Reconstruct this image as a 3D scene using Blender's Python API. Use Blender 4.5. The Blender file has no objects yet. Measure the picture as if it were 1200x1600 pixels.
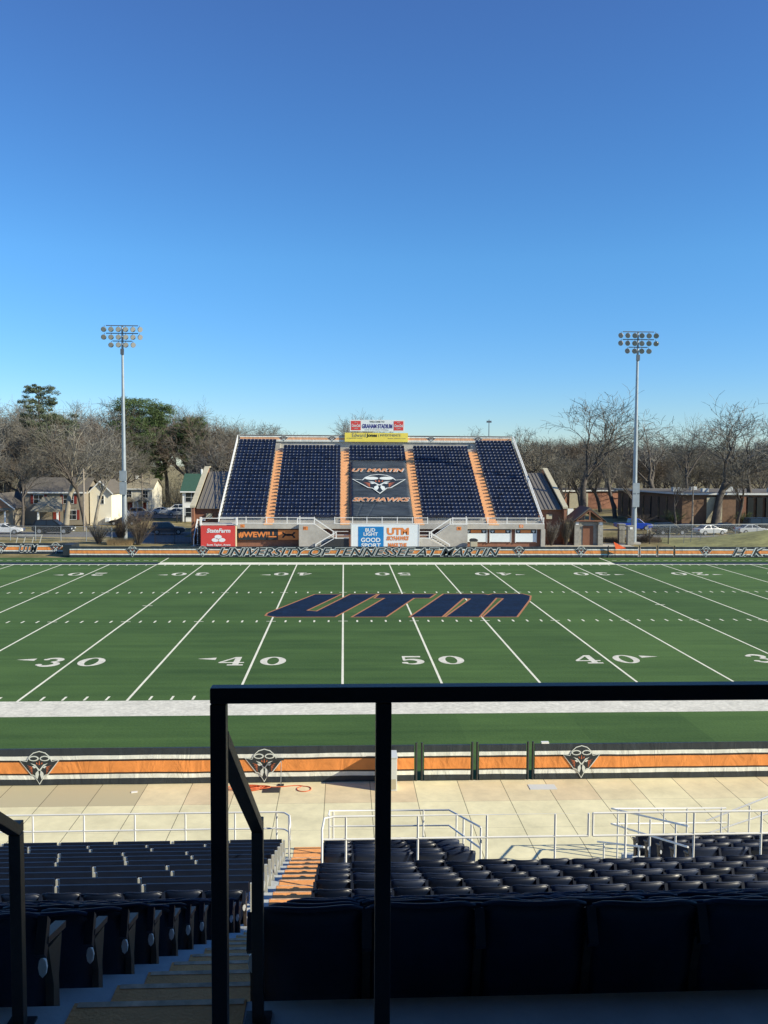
import bpy, math, random
from mathutils import Vector, Matrix
rnd = random.Random(7)
S = bpy.context.scene
COL = S.collection
# ---------------------------------------------------------------- camera
F = 1355.6
CX, CY, CZ = -4.538, -36.769, 10.195
yaw, pitch, roll = 0.04643, -0.05795, 0.00532
fwd = Vector((math.sin(yaw)*math.cos(pitch), math.cos(yaw)*math.cos(pitch), math.sin(pitch)))
rt = Vector((math.cos(yaw), -math.sin(yaw), 0)); up = rt.cross(fwd)
r2 = rt*math.cos(roll) + up*math.sin(roll); u2 = -rt*math.sin(roll) + up*math.cos(roll)
cam = bpy.data.cameras.new('camera'); co = bpy.data.objects.new('camera', cam); COL.objects.link(co)
m = Matrix((r2, u2, -fwd)).transposed().to_4x4(); m.translation = (CX, CY, CZ)
co.matrix_world = m
cam.sensor_fit = 'VERTICAL'; cam.sensor_height = 24; cam.lens = F*24/1600
cam.clip_start = 0.05; cam.clip_end = 3000
S.camera = co
# ---------------------------------------------------------------- sky, sun, exposure
SUN = Vector((0.81, -0.325, 0.47)).normalized()
w = bpy.data.worlds.new('World'); S.world = w; w.use_nodes = True
nt = w.node_tree; bg = nt.nodes['Background']
sky = nt.nodes.new('ShaderNodeTexSky'); sky.sky_type = 'NISHITA'; sky.sun_disc = False
sky.sun_elevation = math.asin(SUN.z); sky.sun_rotation = math.atan2(SUN.x, SUN.y)
sky.altitude = 100; sky.air_density = 1.0; sky.dust_density = 0.0; sky.ozone_density = 3.5
hs = nt.nodes.new('ShaderNodeHueSaturation'); hs.inputs['Saturation'].default_value = 1.22
cmul = nt.nodes.new('ShaderNodeVectorMath'); cmul.operation = 'MULTIPLY'; tcw = nt.nodes.new('ShaderNodeTexCoord'); sxw = nt.nodes.new('ShaderNodeSeparateXYZ'); nt.links.new(tcw.outputs['Generated'], sxw.inputs[0])
rampw = nt.nodes.new('ShaderNodeValToRGB'); ew = rampw.color_ramp.elements   # air colour correction from horizon to zenith
ew[0].position = 0.0; ew[0].color = (.52,.62,.78,1); ew[1].position = .46; ew[1].color = (.86,.77,.86,1)
e_ = ew.new(.10); e_.color = (.64,.73,.88,1); e_ = ew.new(.22); e_.color = (.79,.85,.93,1)
nt.links.new(sxw.outputs[2], rampw.inputs[0]); nt.links.new(rampw.outputs[0], cmul.inputs[1])
nt.links.new(sky.outputs[0], cmul.inputs[0]); nt.links.new(cmul.outputs[0], hs.inputs['Color']); nt.links.new(hs.outputs[0], bg.inputs[0]); bg.inputs[1].default_value = 0.14
sl = bpy.data.lights.new('sun', 'SUN'); sl.energy = 5.0; sl.angle = math.radians(0.5); sl.color = (1, 0.92, 0.72)
so = bpy.data.objects.new('sun', sl); COL.objects.link(so)
so.rotation_euler = (-SUN).to_track_quat('-Z', 'Y').to_euler(); so.location = (20, -30, 60)
S.view_settings.view_transform = 'Standard'; S.view_settings.look = 'None'
S.view_settings.exposure = 0.40; S.view_settings.gamma = 1
S.cycles.max_bounces = 5; S.cycles.transparent_max_bounces = 12; S.cycles.caustics_reflective = False
# ---------------------------------------------------------------- helpers
def xat(u, Y):            # world X of something seen at photograph column u and standing at depth Y
    return CX + (Y - CY)*(0.0464 + (u-600)/F)
def zat(v, Y):            # height of something at depth Y
    return CZ - (Y-CY)*(v-721.4)/F
def gz(Y):
    return -0.012*max(0, Y-90)
class MB:
    def __init__(s): s.v = []; s.f = []
    def add(s, vs, fs):
        n = len(s.v); s.v += [tuple(p) for p in vs]; s.f += [tuple(i+n for i in f) for f in fs]
        return s
    def box(s, x0, x1, y0, y1, z0, z1):
        return s.add([(x0,y0,z0),(x1,y0,z0),(x1,y1,z0),(x0,y1,z0),(x0,y0,z1),(x1,y0,z1),(x1,y1,z1),(x0,y1,z1)],
            [(0,3,2,1),(4,5,6,7),(0,1,5,4),(1,2,6,5),(2,3,7,6),(3,0,4,7)])
    def obox(s, c, ax, ay, az):       # oriented box from centre and three half-axis vectors
        c, ax, ay, az = map(Vector, (c, ax, ay, az))
        P = [c+i*ax+j*ay+k*az for k in (-1,1) for i, j in ((-1,-1),(1,-1),(1,1),(-1,1))]
        return s.add(P, [(0,3,2,1),(4,5,6,7),(0,1,5,4),(1,2,6,5),(2,3,7,6),(3,0,4,7)])
    def bar(s, a, b, w, h=None):      # square bar from a to b
        h = h or w; a = Vector(a); b = Vector(b); d = b-a; L = d.length
        if L < 1e-6: return s
        d /= L; ref = Vector((0,0,1)) if abs(d.z) < .95 else Vector((0,1,0))
        sx = d.cross(ref).normalized(); sz = sx.cross(d)
        return s.obox((a+b)/2, d*L/2, sx*w/2, sz*h/2)
    def tube(s, pts, rad, n=6, cap=True):
        pts = [Vector(p) for p in pts]; rs = rad if isinstance(rad, (list, tuple)) else [rad]*len(pts)
        base = len(s.v); d0 = (pts[1]-pts[0]).normalized()
        ref = Vector((0,0,1)) if abs(d0.z) < .9 else Vector((1,0,0))
        for i, p in enumerate(pts):
            d = (pts[min(i+1,len(pts)-1)]-pts[max(i-1,0)]).normalized()
            a = d.cross(ref); a = a.normalized() if a.length > 1e-4 else Vector((1,0,0)); b = d.cross(a)
            for k in range(n):
                t = 2*math.pi*k/n; s.v.append(tuple(p + (a*math.cos(t)+b*math.sin(t))*rs[i]))
        for i in range(len(pts)-1):
            for k in range(n):
                q = base+i*n; s.f.append((q+k, q+(k+1)%n, q+n+(k+1)%n, q+n+k))
        if cap:
            q = base+(len(pts)-1)*n; m0 = len(s.v); s.v += s.v[base:base+n] + s.v[q:q+n]
            s.f.append(tuple(m0+k for k in range(n))[::-1]); s.f.append(tuple(m0+n+k for k in range(n)))
        return s
    def prism(s, poly, f0, f1):       # poly: 2-D outline; f0,f1 map (a,b)->3-D for the two ends
        n = len(poly); P = [f0(*p) for p in poly] + [f1(*p) for p in poly]
        return s.add(P, [tuple(range(n)), tuple(range(n, 2*n))[::-1]] + [(i, i+n, (i+1)%n+n, (i+1)%n) for i in range(n)])
    def mesh(s, name, mat, smooth=False):
        me = bpy.data.meshes.new(name); me.from_pydata(s.v, [], s.f); me.update()
        for m_ in (mat if isinstance(mat, (list, tuple)) else [mat]):
            me.materials.append(m_)
        if smooth: me.polygons.foreach_set('use_smooth', [True]*len(me.polygons))
        return me
    def build(s, name, mat, parent=None, smooth=False, bevel=0):
        o = bpy.data.objects.new(name, s.mesh(name, mat, smooth)); COL.objects.link(o)
        if parent: o.parent = parent
        if bevel:
            b = o.modifiers.new('b', 'BEVEL'); b.width = bevel; b.segments = 2; b.limit_method = 'ANGLE'
        return o
def tag(o, label=None, cat=None, group=None, kind=None):
    if label: o['label'] = label
    if cat: o['category'] = cat
    if group: o['group'] = group
    if kind: o['kind'] = kind
    return o
def thing(name, label, cat, loc=(0,0,0), rz=0, group=None):
    o = bpy.data.objects.new(name, None); COL.objects.link(o); o.location = loc; o.rotation_euler = (0,0,rz)
    o.empty_display_size = .1
    return tag(o, label, cat, group)
def kids(o): return [c for c in KID.get(o.name, [])]
def copy_tree(o, parent=None):
    c = o.copy(); COL.objects.link(c)
    if parent: c.parent = parent
    for ch in o.children: copy_tree(ch, c)
    return c
# ---------------------------------------------------------------- materials
def mat(name, col, rough=.7, var=.0, scale=3.0, bump=0, bscale=20, metal=0, spec=.5, stretch=(1,1,1), var2=0, scale2=.3):
    M = bpy.data.materials.new(name); M.use_nodes = True; t = M.node_tree; b = t.nodes['Principled BSDF']
    b.inputs['Roughness'].default_value = rough; b.inputs['Metallic'].default_value = metal
    b.inputs['Specular IOR Level'].default_value = spec
    b.inputs['Base Color'].default_value = (*col, 1)
    if var or bump:
        tc = t.nodes.new('ShaderNodeTexCoord'); mp = t.nodes.new('ShaderNodeMapping'); mp.inputs['Scale'].default_value = stretch
        t.links.new(tc.outputs['Object'], mp.inputs[0])
    if var:
        n = t.nodes.new('ShaderNodeTexNoise'); n.inputs['Scale'].default_value = scale; n.inputs['Detail'].default_value = 6; n.inputs['Roughness'].default_value = .65
        t.links.new(mp.outputs[0], n.inputs['Vector'])
        val = n.outputs[0]
        mr = t.nodes.new('ShaderNodeMapRange'); mr.inputs[1].default_value = .3; mr.inputs[2].default_value = .7
        mr.inputs[3].default_value = 1-var; mr.inputs[4].default_value = 1+var; t.links.new(val, mr.inputs[0]); out = mr.outputs[0]
        if var2:
            n2 = t.nodes.new('ShaderNodeTexNoise'); n2.inputs['Scale'].default_value = scale2; n2.inputs['Detail'].default_value = 3
            t.links.new(mp.outputs[0], n2.inputs['Vector'])
            m2 = t.nodes.new('ShaderNodeMapRange'); m2.inputs[1].default_value = .3; m2.inputs[2].default_value = .7
            m2.inputs[3].default_value = 1-var2; m2.inputs[4].default_value = 1+var2; t.links.new(n2.outputs[0], m2.inputs[0])
            mm = t.nodes.new('ShaderNodeMath'); mm.operation = 'MULTIPLY'; t.links.new(out, mm.inputs[0]); t.links.new(m2.outputs[0], mm.inputs[1]); out = mm.outputs[0]
        vm = t.nodes.new('ShaderNodeVectorMath'); vm.operation = 'SCALE'; vm.inputs[0].default_value = col
        t.links.new(out, vm.inputs['Scale']); t.links.new(vm.outputs[0], b.inputs['Base Color'])
    if bump:
        n = t.nodes.new('ShaderNodeTexNoise'); n.inputs['Scale'].default_value = bscale; n.inputs['Detail'].default_value = 4
        t.links.new(mp.outputs[0], n.inputs['Vector'])
        bp = t.nodes.new('ShaderNodeBump'); bp.inputs['Strength'].default_value = bump; bp.inputs['Distance'].default_value = .02
        t.links.new(n.outputs[0], bp.inputs['Height']); t.links.new(bp.outputs[0], b.inputs['Normal'])
    return M
def node(t, typ, **kw):
    n = t.nodes.new(typ)
    for k, v in kw.items(): setattr(n, k, v)
    return n
def math_(t, op, a, b=None, c=None):
    n = t.nodes.new('ShaderNodeMath'); n.operation = op
    for i, x in enumerate((a, b, c)):
        if x is None: continue
        if hasattr(x, 'is_linked') or hasattr(x, 'links'): t.links.new(x, n.inputs[i])
        else: n.inputs[i].default_value = x
    return n.outputs[0]
M = {}
M['white_paint'] = mat('white_paint', (.80,.80,.76), .45, .06, 2)
M['white_line'] = mat('white_line', (.80,.78,.62), .9, .12, 9, var2=.08, scale2=1.0)
M['white_worn'] = mat('white_worn', (.68,.65,.54), .9, .22, 5, var2=.10, scale2=1.2)
M['navy_line'] = mat('navy_line', (.005,.018,.048), .95, .35, 3, spec=.15, var2=.2, scale2=.8)
M['orange_line'] = mat('orange_line', (.42,.17,.07), .9, .15, 6)
M['concrete'] = mat('concrete', (.42,.40,.35), .85, .14, 1.5, .25, 14, var2=.14, scale2=.25)
M['terrace'] = mat('terrace', (.50,.52,.50), .85, .12, 2.5, .2, 14, var2=.08, scale2=.4)
M['orange_paint'] = mat('orange_paint', (.88,.37,.11), .8, .12, 6, .35, 60, var2=.12, scale2=.6)
M['far_orange'] = mat('far_orange', (.80,.45,.22), .8, .12, 4)
M['seat_navy'] = mat('seat_navy', (.005,.012,.034), .48, .25, 4, .06, 60)
def per_object(Mx, amt):
    t = Mx.node_tree; b = t.nodes['Principled BSDF']; oi = t.nodes.new('ShaderNodeObjectInfo'); src = b.inputs['Base Color'].links[0].from_socket
    mr = t.nodes.new('ShaderNodeMapRange'); mr.inputs[3].default_value = 1-amt; mr.inputs[4].default_value = 1+amt*1.6; t.links.new(oi.outputs['Random'], mr.inputs[0])
    vm = t.nodes.new('ShaderNodeVectorMath'); vm.operation = 'SCALE'; t.links.new(src, vm.inputs[0]); t.links.new(mr.outputs[0], vm.inputs['Scale']); t.links.new(vm.outputs[0], b.inputs['Base Color'])
    m2 = t.nodes.new('ShaderNodeMapRange'); m2.inputs[3].default_value = .36; m2.inputs[4].default_value = .6; t.links.new(oi.outputs['Random'], m2.inputs[0]); t.links.new(m2.outputs[0], b.inputs['Roughness'])
per_object(M['seat_navy'], .45)
M['far_seat'] = mat('far_seat', (.011,.023,.066), .36, .6, 1.1)
M['arm_navy'] = mat('arm_navy', (.006,.012,.030), .5, .2, 8)
M['standard_grey'] = mat('standard_grey', (.045,.035,.03), .6, .3, 8)
M['seat_fitting'] = mat('seat_fitting', (.55,.56,.56), .5)  # pale tone imitating sun glints on the far seats' metal
M['bench_navy'] = mat('bench_navy', (.005,.010,.026), .42, .3, 3, .06, 40)
M['bench_blue'] = mat('bench_blue', (.015,.045,.15), .45, .2, 3)
M['aluminium'] = mat('aluminium', (.50,.51,.46), .5, .15, 8, metal=.1)
M['badge'] = mat('badge', (.86,.88,.88), .5)
M['guard_paint'] = mat('guard_paint', (.012,.016,.024), .45, .25, 10, .08, 120)
M['handrail_brown'] = mat('handrail_brown', (.035,.030,.027), .5, .3, 10, .1, 120)
M['black'] = mat('black', (.012,.012,.014), .6)
M['dark_metal'] = mat('dark_metal', (.03,.033,.035), .55)
M['galv'] = mat('galv', (.36,.40,.42), .45, .12, 1.5, metal=.35)
M['galv_dark'] = mat('galv_dark', (.12,.14,.16), .5, metal=.3)
M['lamp_body'] = mat('lamp_body', (.40,.42,.42), .4, metal=.5)
M['glass_dark'] = mat('glass_dark', (.02,.025,.03), .08)
M['brick_wall'] = mat('brick_wall', (.25,.115,.07), .85, .18, 3); M['brick_brown'] = mat('brick_brown', (.17,.10,.06), .85, .22, 2)
M['roof_metal'] = mat('roof_metal', (.17,.155,.13), .5, .08, 1)
M['coping'] = mat('coping', (.46,.42,.30), .8, .1, 2)
M['banner_dark'] = mat('banner_dark', (.022,.030,.036), .5, .2, 2)
M['banner_white'] = mat('banner_white', (.72,.74,.70), .5, .06, 3)
M['banner_orange'] = mat('banner_orange', (.78,.27,.07), .5, .08, 3)
M['emblem_orange'] = mat('emblem_orange', (.55,.15,.06), .6)
M['emblem_white'] = mat('emblem_white', (.66,.70,.66), .6)
M['red_sign'] = mat('red_sign', (.62,.06,.05), .5, .06, 2)
M['yellow_sign'] = mat('yellow_sign', (.80,.66,.10), .6, .08, 1)
M['cream_edge'] = mat('cream_edge', (.80,.70,.42), .6)
M['blue_sign'] = mat('blue_sign', (.01,.20,.50), .5, .1, 1)
M['sign_white'] = mat('sign_white', (.74,.80,.80), .5, .04, 1)
M['sign_navy'] = mat('sign_navy', (.06,.05,.22), .6)
M['sign_orange'] = mat('sign_orange', (.72,.24,.06), .6)
M['tarp_white'] = mat('tarp_white', (.48,.50,.49), .6, .2, 2); M['tarp_orange'] = mat('tarp_orange', (.58,.25,.10), .6, .2, 2)
M['grey_text'] = mat('grey_text', (.25,.25,.2), .6)
M['cord_orange'] = mat('cord_orange', (.65,.13,.04), .5)
M['flag_orange'] = mat('flag_orange', (.95,.14,.03), .6)
M['bark'] = mat('bark', (.095,.080,.066), .9, .35, 1.5)
M['bark_pale'] = mat('bark_pale', (.30,.27,.21), .9, .4, .7)
M['twig'] = mat('twig', (.150,.138,.108), .9, .25, .4)
M['twig_grey'] = mat('twig_grey', (.20,.19,.165), .9, .25, .4)
M['twig_red'] = mat('twig_red', (.145,.112,.080), .9, .3, .5)
M['needle'] = mat('needle', (.080,.125,.036), .8, .5, .5)
M['needle_blue'] = mat('needle_blue', (.095,.12,.062), .8, .4, .5)
M['straw'] = mat('straw', (.42,.30,.15), .9, .3, 5)
M['asphalt'] = mat('asphalt', (.17,.165,.155), .9, .12, 2, var2=.1, scale2=.2)
M['pave'] = mat('pave', (.46,.42,.33), .9, .12, 2, var2=.1, scale2=.2)
M['tyre'] = mat('tyre', (.015,.015,.015), .8)
M['rim'] = mat('rim', (.45,.46,.47), .35, metal=.6)
M['head_lamp'] = mat('head_lamp', (.75,.78,.8), .15)
M['tail_lamp'] = mat('tail_lamp', (.4,.02,.02), .25)
M['beige_siding'] = mat('beige_siding', (.28,.245,.19), .8, .08, 1)
M['cream_siding'] = mat('cream_siding', (.82,.77,.62), .8, .05, 1)
M['white_siding'] = mat('white_siding', (.80,.82,.80), .8, .05, 1)
M['shingle'] = mat('shingle', (.13,.115,.095), .9, .2, 4)
M['shingle_tan'] = mat('shingle_tan', (.30,.27,.20), .9, .15, 4)
M['shingle_green'] = mat('shingle_green', (.035,.095,.065), .9, .15, 4)
M['shutter_red'] = mat('shutter_red', (.22,.03,.02), .7)
M['door_brown'] = mat('door_brown', (.20,.085,.045), .7, .1, 3)
M['stone'] = mat('stone', (.30,.29,.25), .9, .3, 3, .5, 5)
M['pole_wood'] = mat('pole_wood', (.33,.28,.22), .9, .2, 3)
M['pressbox_wall'] = mat('pressbox_wall', (.10,.08,.07), .85, .12, 2)
M['duct'] = mat('duct', (.62,.64,.62), .6)
# ground
def ground_mat():
    Mg = bpy.data.materials.new('dormant_grass'); Mg.use_nodes = True; t = Mg.node_tree; b = t.nodes['Principled BSDF']; b.inputs['Roughness'].default_value = .95
    b.inputs['Specular IOR Level'].default_value = .1
    tc = node(t, 'ShaderNodeTexCoord'); n = node(t, 'ShaderNodeTexNoise'); n.inputs['Scale'].default_value = .22; n.inputs['Detail'].default_value = 8; n.inputs['Roughness'].default_value = .7
    t.links.new(tc.outputs['Object'], n.inputs['Vector'])
    r = node(t, 'ShaderNodeValToRGB'); e = r.color_ramp.elements
    e[0].position = .36; e[0].color = (.13,.12,.05,1); e[1].position = .62; e[1].color = (.40,.32,.17,1)
    t.links.new(n.outputs[0], r.inputs[0]); t.links.new(r.outputs[0], b.inputs['Base Color'])
    return Mg
M['ground'] = ground_mat()
def turf_mat():
    T = bpy.data.materials.new('turf'); T.use_nodes = True; t = T.node_tree; b = t.nodes['Principled BSDF']; b.inputs['Roughness'].default_value = .85
    b.inputs['Specular IOR Level'].default_value = .25
    tc = node(t, 'ShaderNodeTexCoord'); mp = node(t, 'ShaderNodeMapping'); mp.inputs['Scale'].default_value = (.10, .30, 1)
    t.links.new(tc.outputs['Object'], mp.inputs[0])
    n1 = node(t, 'ShaderNodeTexNoise'); n1.inputs['Scale'].default_value = 1; n1.inputs['Detail'].default_value = 7; n1.inputs['Roughness'].default_value = .65; t.links.new(mp.outputs[0], n1.inputs['Vector'])
    n2 = node(t, 'ShaderNodeTexNoise'); n2.inputs['Scale'].default_value = 9; n2.inputs['Detail'].default_value = 3; t.links.new(tc.outputs['Object'], n2.inputs['Vector'])
    mp3 = node(t, 'ShaderNodeMapping'); mp3.inputs['Scale'].default_value = (.05, 1.6, 1); t.links.new(tc.outputs['Object'], mp3.inputs[0])
    n3 = node(t, 'ShaderNodeTexNoise'); n3.inputs['Scale'].default_value = 1; n3.inputs['Detail'].default_value = 4; t.links.new(mp3.outputs[0], n3.inputs['Vector'])
    # 5-yard rolled panels
    sx = node(t, 'ShaderNodeSeparateXYZ'); t.links.new(tc.outputs['Object'], sx.inputs[0])
    k = math_(t, 'FLOOR', math_(t, 'DIVIDE', sx.outputs[0], 4.572))
    wn = node(t, 'ShaderNodeTexWhiteNoise', noise_dimensions='1D'); t.links.new(k, wn.inputs['W'])
    a = math_(t, 'ADD', math_(t, 'MULTIPLY', n1.outputs[0], .9), math_(t, 'MULTIPLY', n2.outputs[0], .35))
    a = math_(t, 'ADD', a, math_(t, 'MULTIPLY', n3.outputs[0], .5))
    a = math_(t, 'ADD', a, math_(t, 'MULTIPLY', wn.outputs[0], .17))
    r = node(t, 'ShaderNodeValToRGB'); e = r.color_ramp.elements
    e[0].position = .65; e[0].color = (.028,.067,.015,1); e[1].position = 1.15; e[1].color = (.090,.168,.040,1)
    r.color_ramp.elements[1].position = 1.0
    mr = node(t, 'ShaderNodeMapRange'); mr.inputs[1].default_value = .6; mr.inputs[2].default_value = 1.25; t.links.new(a, mr.inputs[0])
    r.color_ramp.elements[0].position = 0
    t.links.new(mr.outputs[0], r.inputs[0]); t.links.new(r.outputs[0], b.inputs['Base Color'])
    bp = node(t, 'ShaderNodeBump'); bp.inputs['Strength'].default_value = .35; bp.inputs['Distance'].default_value = .03
    t.links.new(n2.outputs[0], bp.inputs['Height']); t.links.new(bp.outputs[0], b.inputs['Normal'])
    return T
M['turf'] = turf_mat()
def slab_mat():
    T = bpy.data.materials.new('concourse_slabs'); T.use_nodes = True; t = T.node_tree; b = t.nodes['Principled BSDF']; b.inputs['Roughness'].default_value = .85
    tc = node(t, 'ShaderNodeTexCoord'); sx = node(t, 'ShaderNodeSeparateXYZ'); t.links.new(tc.outputs['Object'], sx.inputs[0])
    X = math_(t, 'DIVIDE', math_(t, 'ADD', sx.outputs[0], 5.10), 1.40); Y = math_(t, 'DIVIDE', math_(t, 'ADD', sx.outputs[1], 11.35), 1.9)
    fx = math_(t, 'FRACT', X); fy = math_(t, 'FRACT', Y)
    jx = math_(t, 'LESS_THAN', fx, .016); jy = math_(t, 'MULTIPLY', math_(t, 'LESS_THAN', fy, .009), .45)
    j = math_(t, 'MAXIMUM', jx, jy)
    cx = node(t, 'ShaderNodeCombineXYZ'); t.links.new(math_(t, 'FLOOR', X), cx.inputs[0]); t.links.new(math_(t, 'FLOOR', Y), cx.inputs[1])
    wn = node(t, 'ShaderNodeTexWhiteNoise', noise_dimensions='2D'); t.links.new(cx.outputs[0], wn.inputs['Vector'])
    n = node(t, 'ShaderNodeTexNoise'); n.inputs['Scale'].default_value = .9; n.inputs['Detail'].default_value = 7; n.inputs['Roughness'].default_value = .7
    t.links.new(tc.outputs['Object'], n.inputs['Vector'])
    # older, browner slabs next to the wall
    near = math_(t, 'GREATER_THAN', sx.outputs[1], -11.35)
    mix = node(t, 'ShaderNodeMix', data_type='RGBA'); mix.inputs['A'].default_value = (.81,.74,.46,1); mix.inputs['B'].default_value = (.72,.58,.36,1)
    t.links.new(math_(t, 'MULTIPLY', near, wn.outputs[0]), mix.inputs['Factor'])
    mr = node(t, 'ShaderNodeMapRange'); mr.inputs[1].default_value = .3; mr.inputs[2].default_value = .7; mr.inputs[3].default_value = .78; mr.inputs[4].default_value = 1.10
    t.links.new(n.outputs[0], mr.inputs[0])
    dark = math_(t, 'MULTIPLY', mr.outputs[0], math_(t, 'SUBTRACT', 1, math_(t, 'MULTIPLY', j, .7)))
    # a stained group of slabs towards -X
    st = math_(t, 'MULTIPLY', math_(t, 'MULTIPLY', near, math_(t, 'LESS_THAN', sx.outputs[0], -10.7)), .60)
    dark = math_(t, 'MULTIPLY', dark, math_(t, 'SUBTRACT', 1, math_(t, 'MULTIPLY', st, n.outputs[0])))
    vm = node(t, 'ShaderNodeVectorMath', operation='SCALE'); t.links.new(mix.outputs['Result'], vm.inputs[0]); t.links.new(dark, vm.inputs['Scale'])
    t.links.new(vm.outputs[0], b.inputs['Base Color'])
    return T
M['slabs'] = slab_mat()
def banner_mat(name, bands, wav):
    # horizontal bands by height; bands: [(z_from, colour)...]
    T = bpy.data.materials.new(name); T.use_nodes = True; t = T.node_tree; b = t.nodes['Principled BSDF']; b.inputs['Roughness'].default_value = .5
    tc = node(t, 'ShaderNodeTexCoord'); sx = node(t, 'ShaderNodeSeparateXYZ'); t.links.new(tc.outputs['Object'], sx.inputs[0])
    mp = node(t, 'ShaderNodeMapping'); mp.inputs['Scale'].default_value = (.55, .1, .5); t.links.new(tc.outputs['Object'], mp.inputs[0])
    n = node(t, 'ShaderNodeTexNoise'); n.inputs['Scale'].default_value = 1; n.inputs['Detail'].default_value = 3; t.links.new(mp.outputs[0], n.inputs['Vector'])
    z = math_(t, 'ADD', sx.outputs[2], math_(t, 'MULTIPLY', math_(t, 'SUBTRACT', n.outputs[0], .5), wav))
    z = math_(t, 'DIVIDE', z, 2.0)
    r = node(t, 'ShaderNodeValToRGB'); r.color_ramp.interpolation = 'CONSTANT'
    el = r.color_ramp.elements
    el[0].position = 0; el[0].color = (*bands[0][1], 1); el[1].position = bands[1][0]/2; el[1].color = (*bands[1][1], 1)
    for p, c in bands[2:]:
        e = el.new(p/2); e.color = (*c, 1)
    t.links.new(z, r.inputs[0])
    n2 = node(t, 'ShaderNodeTexNoise'); n2.inputs['Scale'].default_value = 2.2; n2.inputs['Detail'].default_value = 6; t.links.new(tc.outputs['Object'], n2.inputs['Vector'])
    mr = node(t, 'ShaderNodeMapRange'); mr.inputs[1].default_value = .3; mr.inputs[2].default_value = .7; mr.inputs[3].default_value = .86; mr.inputs[4].default_value = 1.1; t.links.new(n2.outputs[0], mr.inputs[0])
    vm = node(t, 'ShaderNodeVectorMath', operation='SCALE'); t.links.new(r.outputs[0], vm.inputs[0]); t.links.new(mr.outputs[0], vm.inputs['Scale'])
    t.links.new(vm.outputs[0], b.inputs['Base Color'])
    mp2 = node(t, 'ShaderNodeMapping'); mp2.inputs['Scale'].default_value = (1.6, 1, .8); mp2.inputs['Rotation'].default_value = (0, .5, 0); t.links.new(tc.outputs['Object'], mp2.inputs[0])
    n3 = node(t, 'ShaderNodeTexNoise'); n3.inputs['Scale'].default_value = 1.0; n3.inputs['Detail'].default_value = 4; n3.inputs['Distortion'].default_value = 1.2; t.links.new(mp2.outputs[0], n3.inputs['Vector'])
    bp = node(t, 'ShaderNodeBump'); bp.inputs['Strength'].default_value = .8; bp.inputs['Distance'].default_value = .08
    t.links.new(n3.outputs[0], bp.inputs['Height']); t.links.new(bp.outputs[0], b.inputs['Normal'])
    return T
NV = (.026,.036,.046); WH = (.80,.82,.76); BK = (.035,.022,.016); OR = (.80,.29,.075)
M['banner_near'] = banner_mat('banner_near', [(0,NV),(.20,WH),(.33,BK),(.385,OR),(.75,BK),(.805,WH),(.93,NV)], .05)
M['banner_far'] = banner_mat('banner_far', [(0,NV),(.27,WH),(.385,BK),(.42,OR),(.74,BK),(.785,WH),(.90,NV)], .03)
def fence_mat():
    T = bpy.data.materials.new('chain_link'); T.use_nodes = True; t = T.node_tree; b = t.nodes['Principled BSDF']
    b.inputs['Base Color'].default_value = (.32,.34,.34,1); b.inputs['Roughness'].default_value = .5
    tc = node(t, 'ShaderNodeTexCoord'); sx = node(t, 'ShaderNodeSeparateXYZ'); t.links.new(tc.outputs['Object'], sx.inputs[0])
    h = math_(t, 'ADD', sx.outputs[0], sx.outputs[1])
    a = math_(t, 'FRACT', math_(t, 'MULTIPLY', math_(t, 'ADD', h, sx.outputs[2]), 14)); c = math_(t, 'FRACT', math_(t, 'MULTIPLY', math_(t, 'SUBTRACT', h, sx.outputs[2]), 14))
    o = math_(t, 'MAXIMUM', math_(t, 'LESS_THAN', a, .045), math_(t, 'LESS_THAN', c, .045))
    t.links.new(o, b.inputs['Alpha'])
    return T
M['chain'] = fence_mat()
# ---------------------------------------------------------------- text
def text_obj(name, body, w, h, matl, parent, origin, xdir=(1,0,0), ydir=(0,0,1), bold=0.0, shear=0.0, depth=.01, label=None):
    """lettering w x h metres with its lower-left corner at origin, running along xdir, standing along ydir"""
    cu = bpy.data.curves.new(name, 'FONT'); cu.body = body; cu.size = 1; cu.shear = shear; cu.offset = bold; cu.resolution_u = 3
    if '\n' in body: cu.align_x = 'CENTER'; cu.space_line = .9
    to = bpy.data.objects.new('tmp', cu); COL.objects.link(to)
    dg = bpy.context.evaluated_depsgraph_get(); dg.update()
    me = bpy.data.meshes.new_from_object(to.evaluated_get(dg)); bpy.data.objects.remove(to)
    xs = [v.co.x for v in me.vertices]; ys = [v.co.y for v in me.vertices]
    x0, y0 = min(xs), min(ys); sx = w/(max(xs)-x0); sy = h/(max(ys)-y0)
    X = Vector(xdir).normalized(); Y = Vector(ydir).normalized(); Z = X.cross(Y); O = Vector(origin)
    vs = []; n = len(me.vertices)
    for v in me.vertices: vs.append(O + X*((v.co.x-x0)*sx) + Y*((v.co.y-y0)*sy) + Z*depth)
    for v in me.vertices: vs.append(O + X*((v.co.x-x0)*sx) + Y*((v.co.y-y0)*sy))
    fs = [tuple(p.vertices) for p in me.polygons]
    cnt = {}
    for f in fs:
        for a, b in zip(f, f[1:]+f[:1]): cnt[(a, b)] = 1
    side = [(a, a+n, b+n, b) for (a, b) in cnt if (b, a) not in cnt]
    b = MB(); b.v = [tuple(p) for p in vs]; b.f = fs + side
    bpy.data.meshes.remove(me)
    o = b.build(name, matl, parent)
    if label: o['label'] = label
    return o
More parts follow.
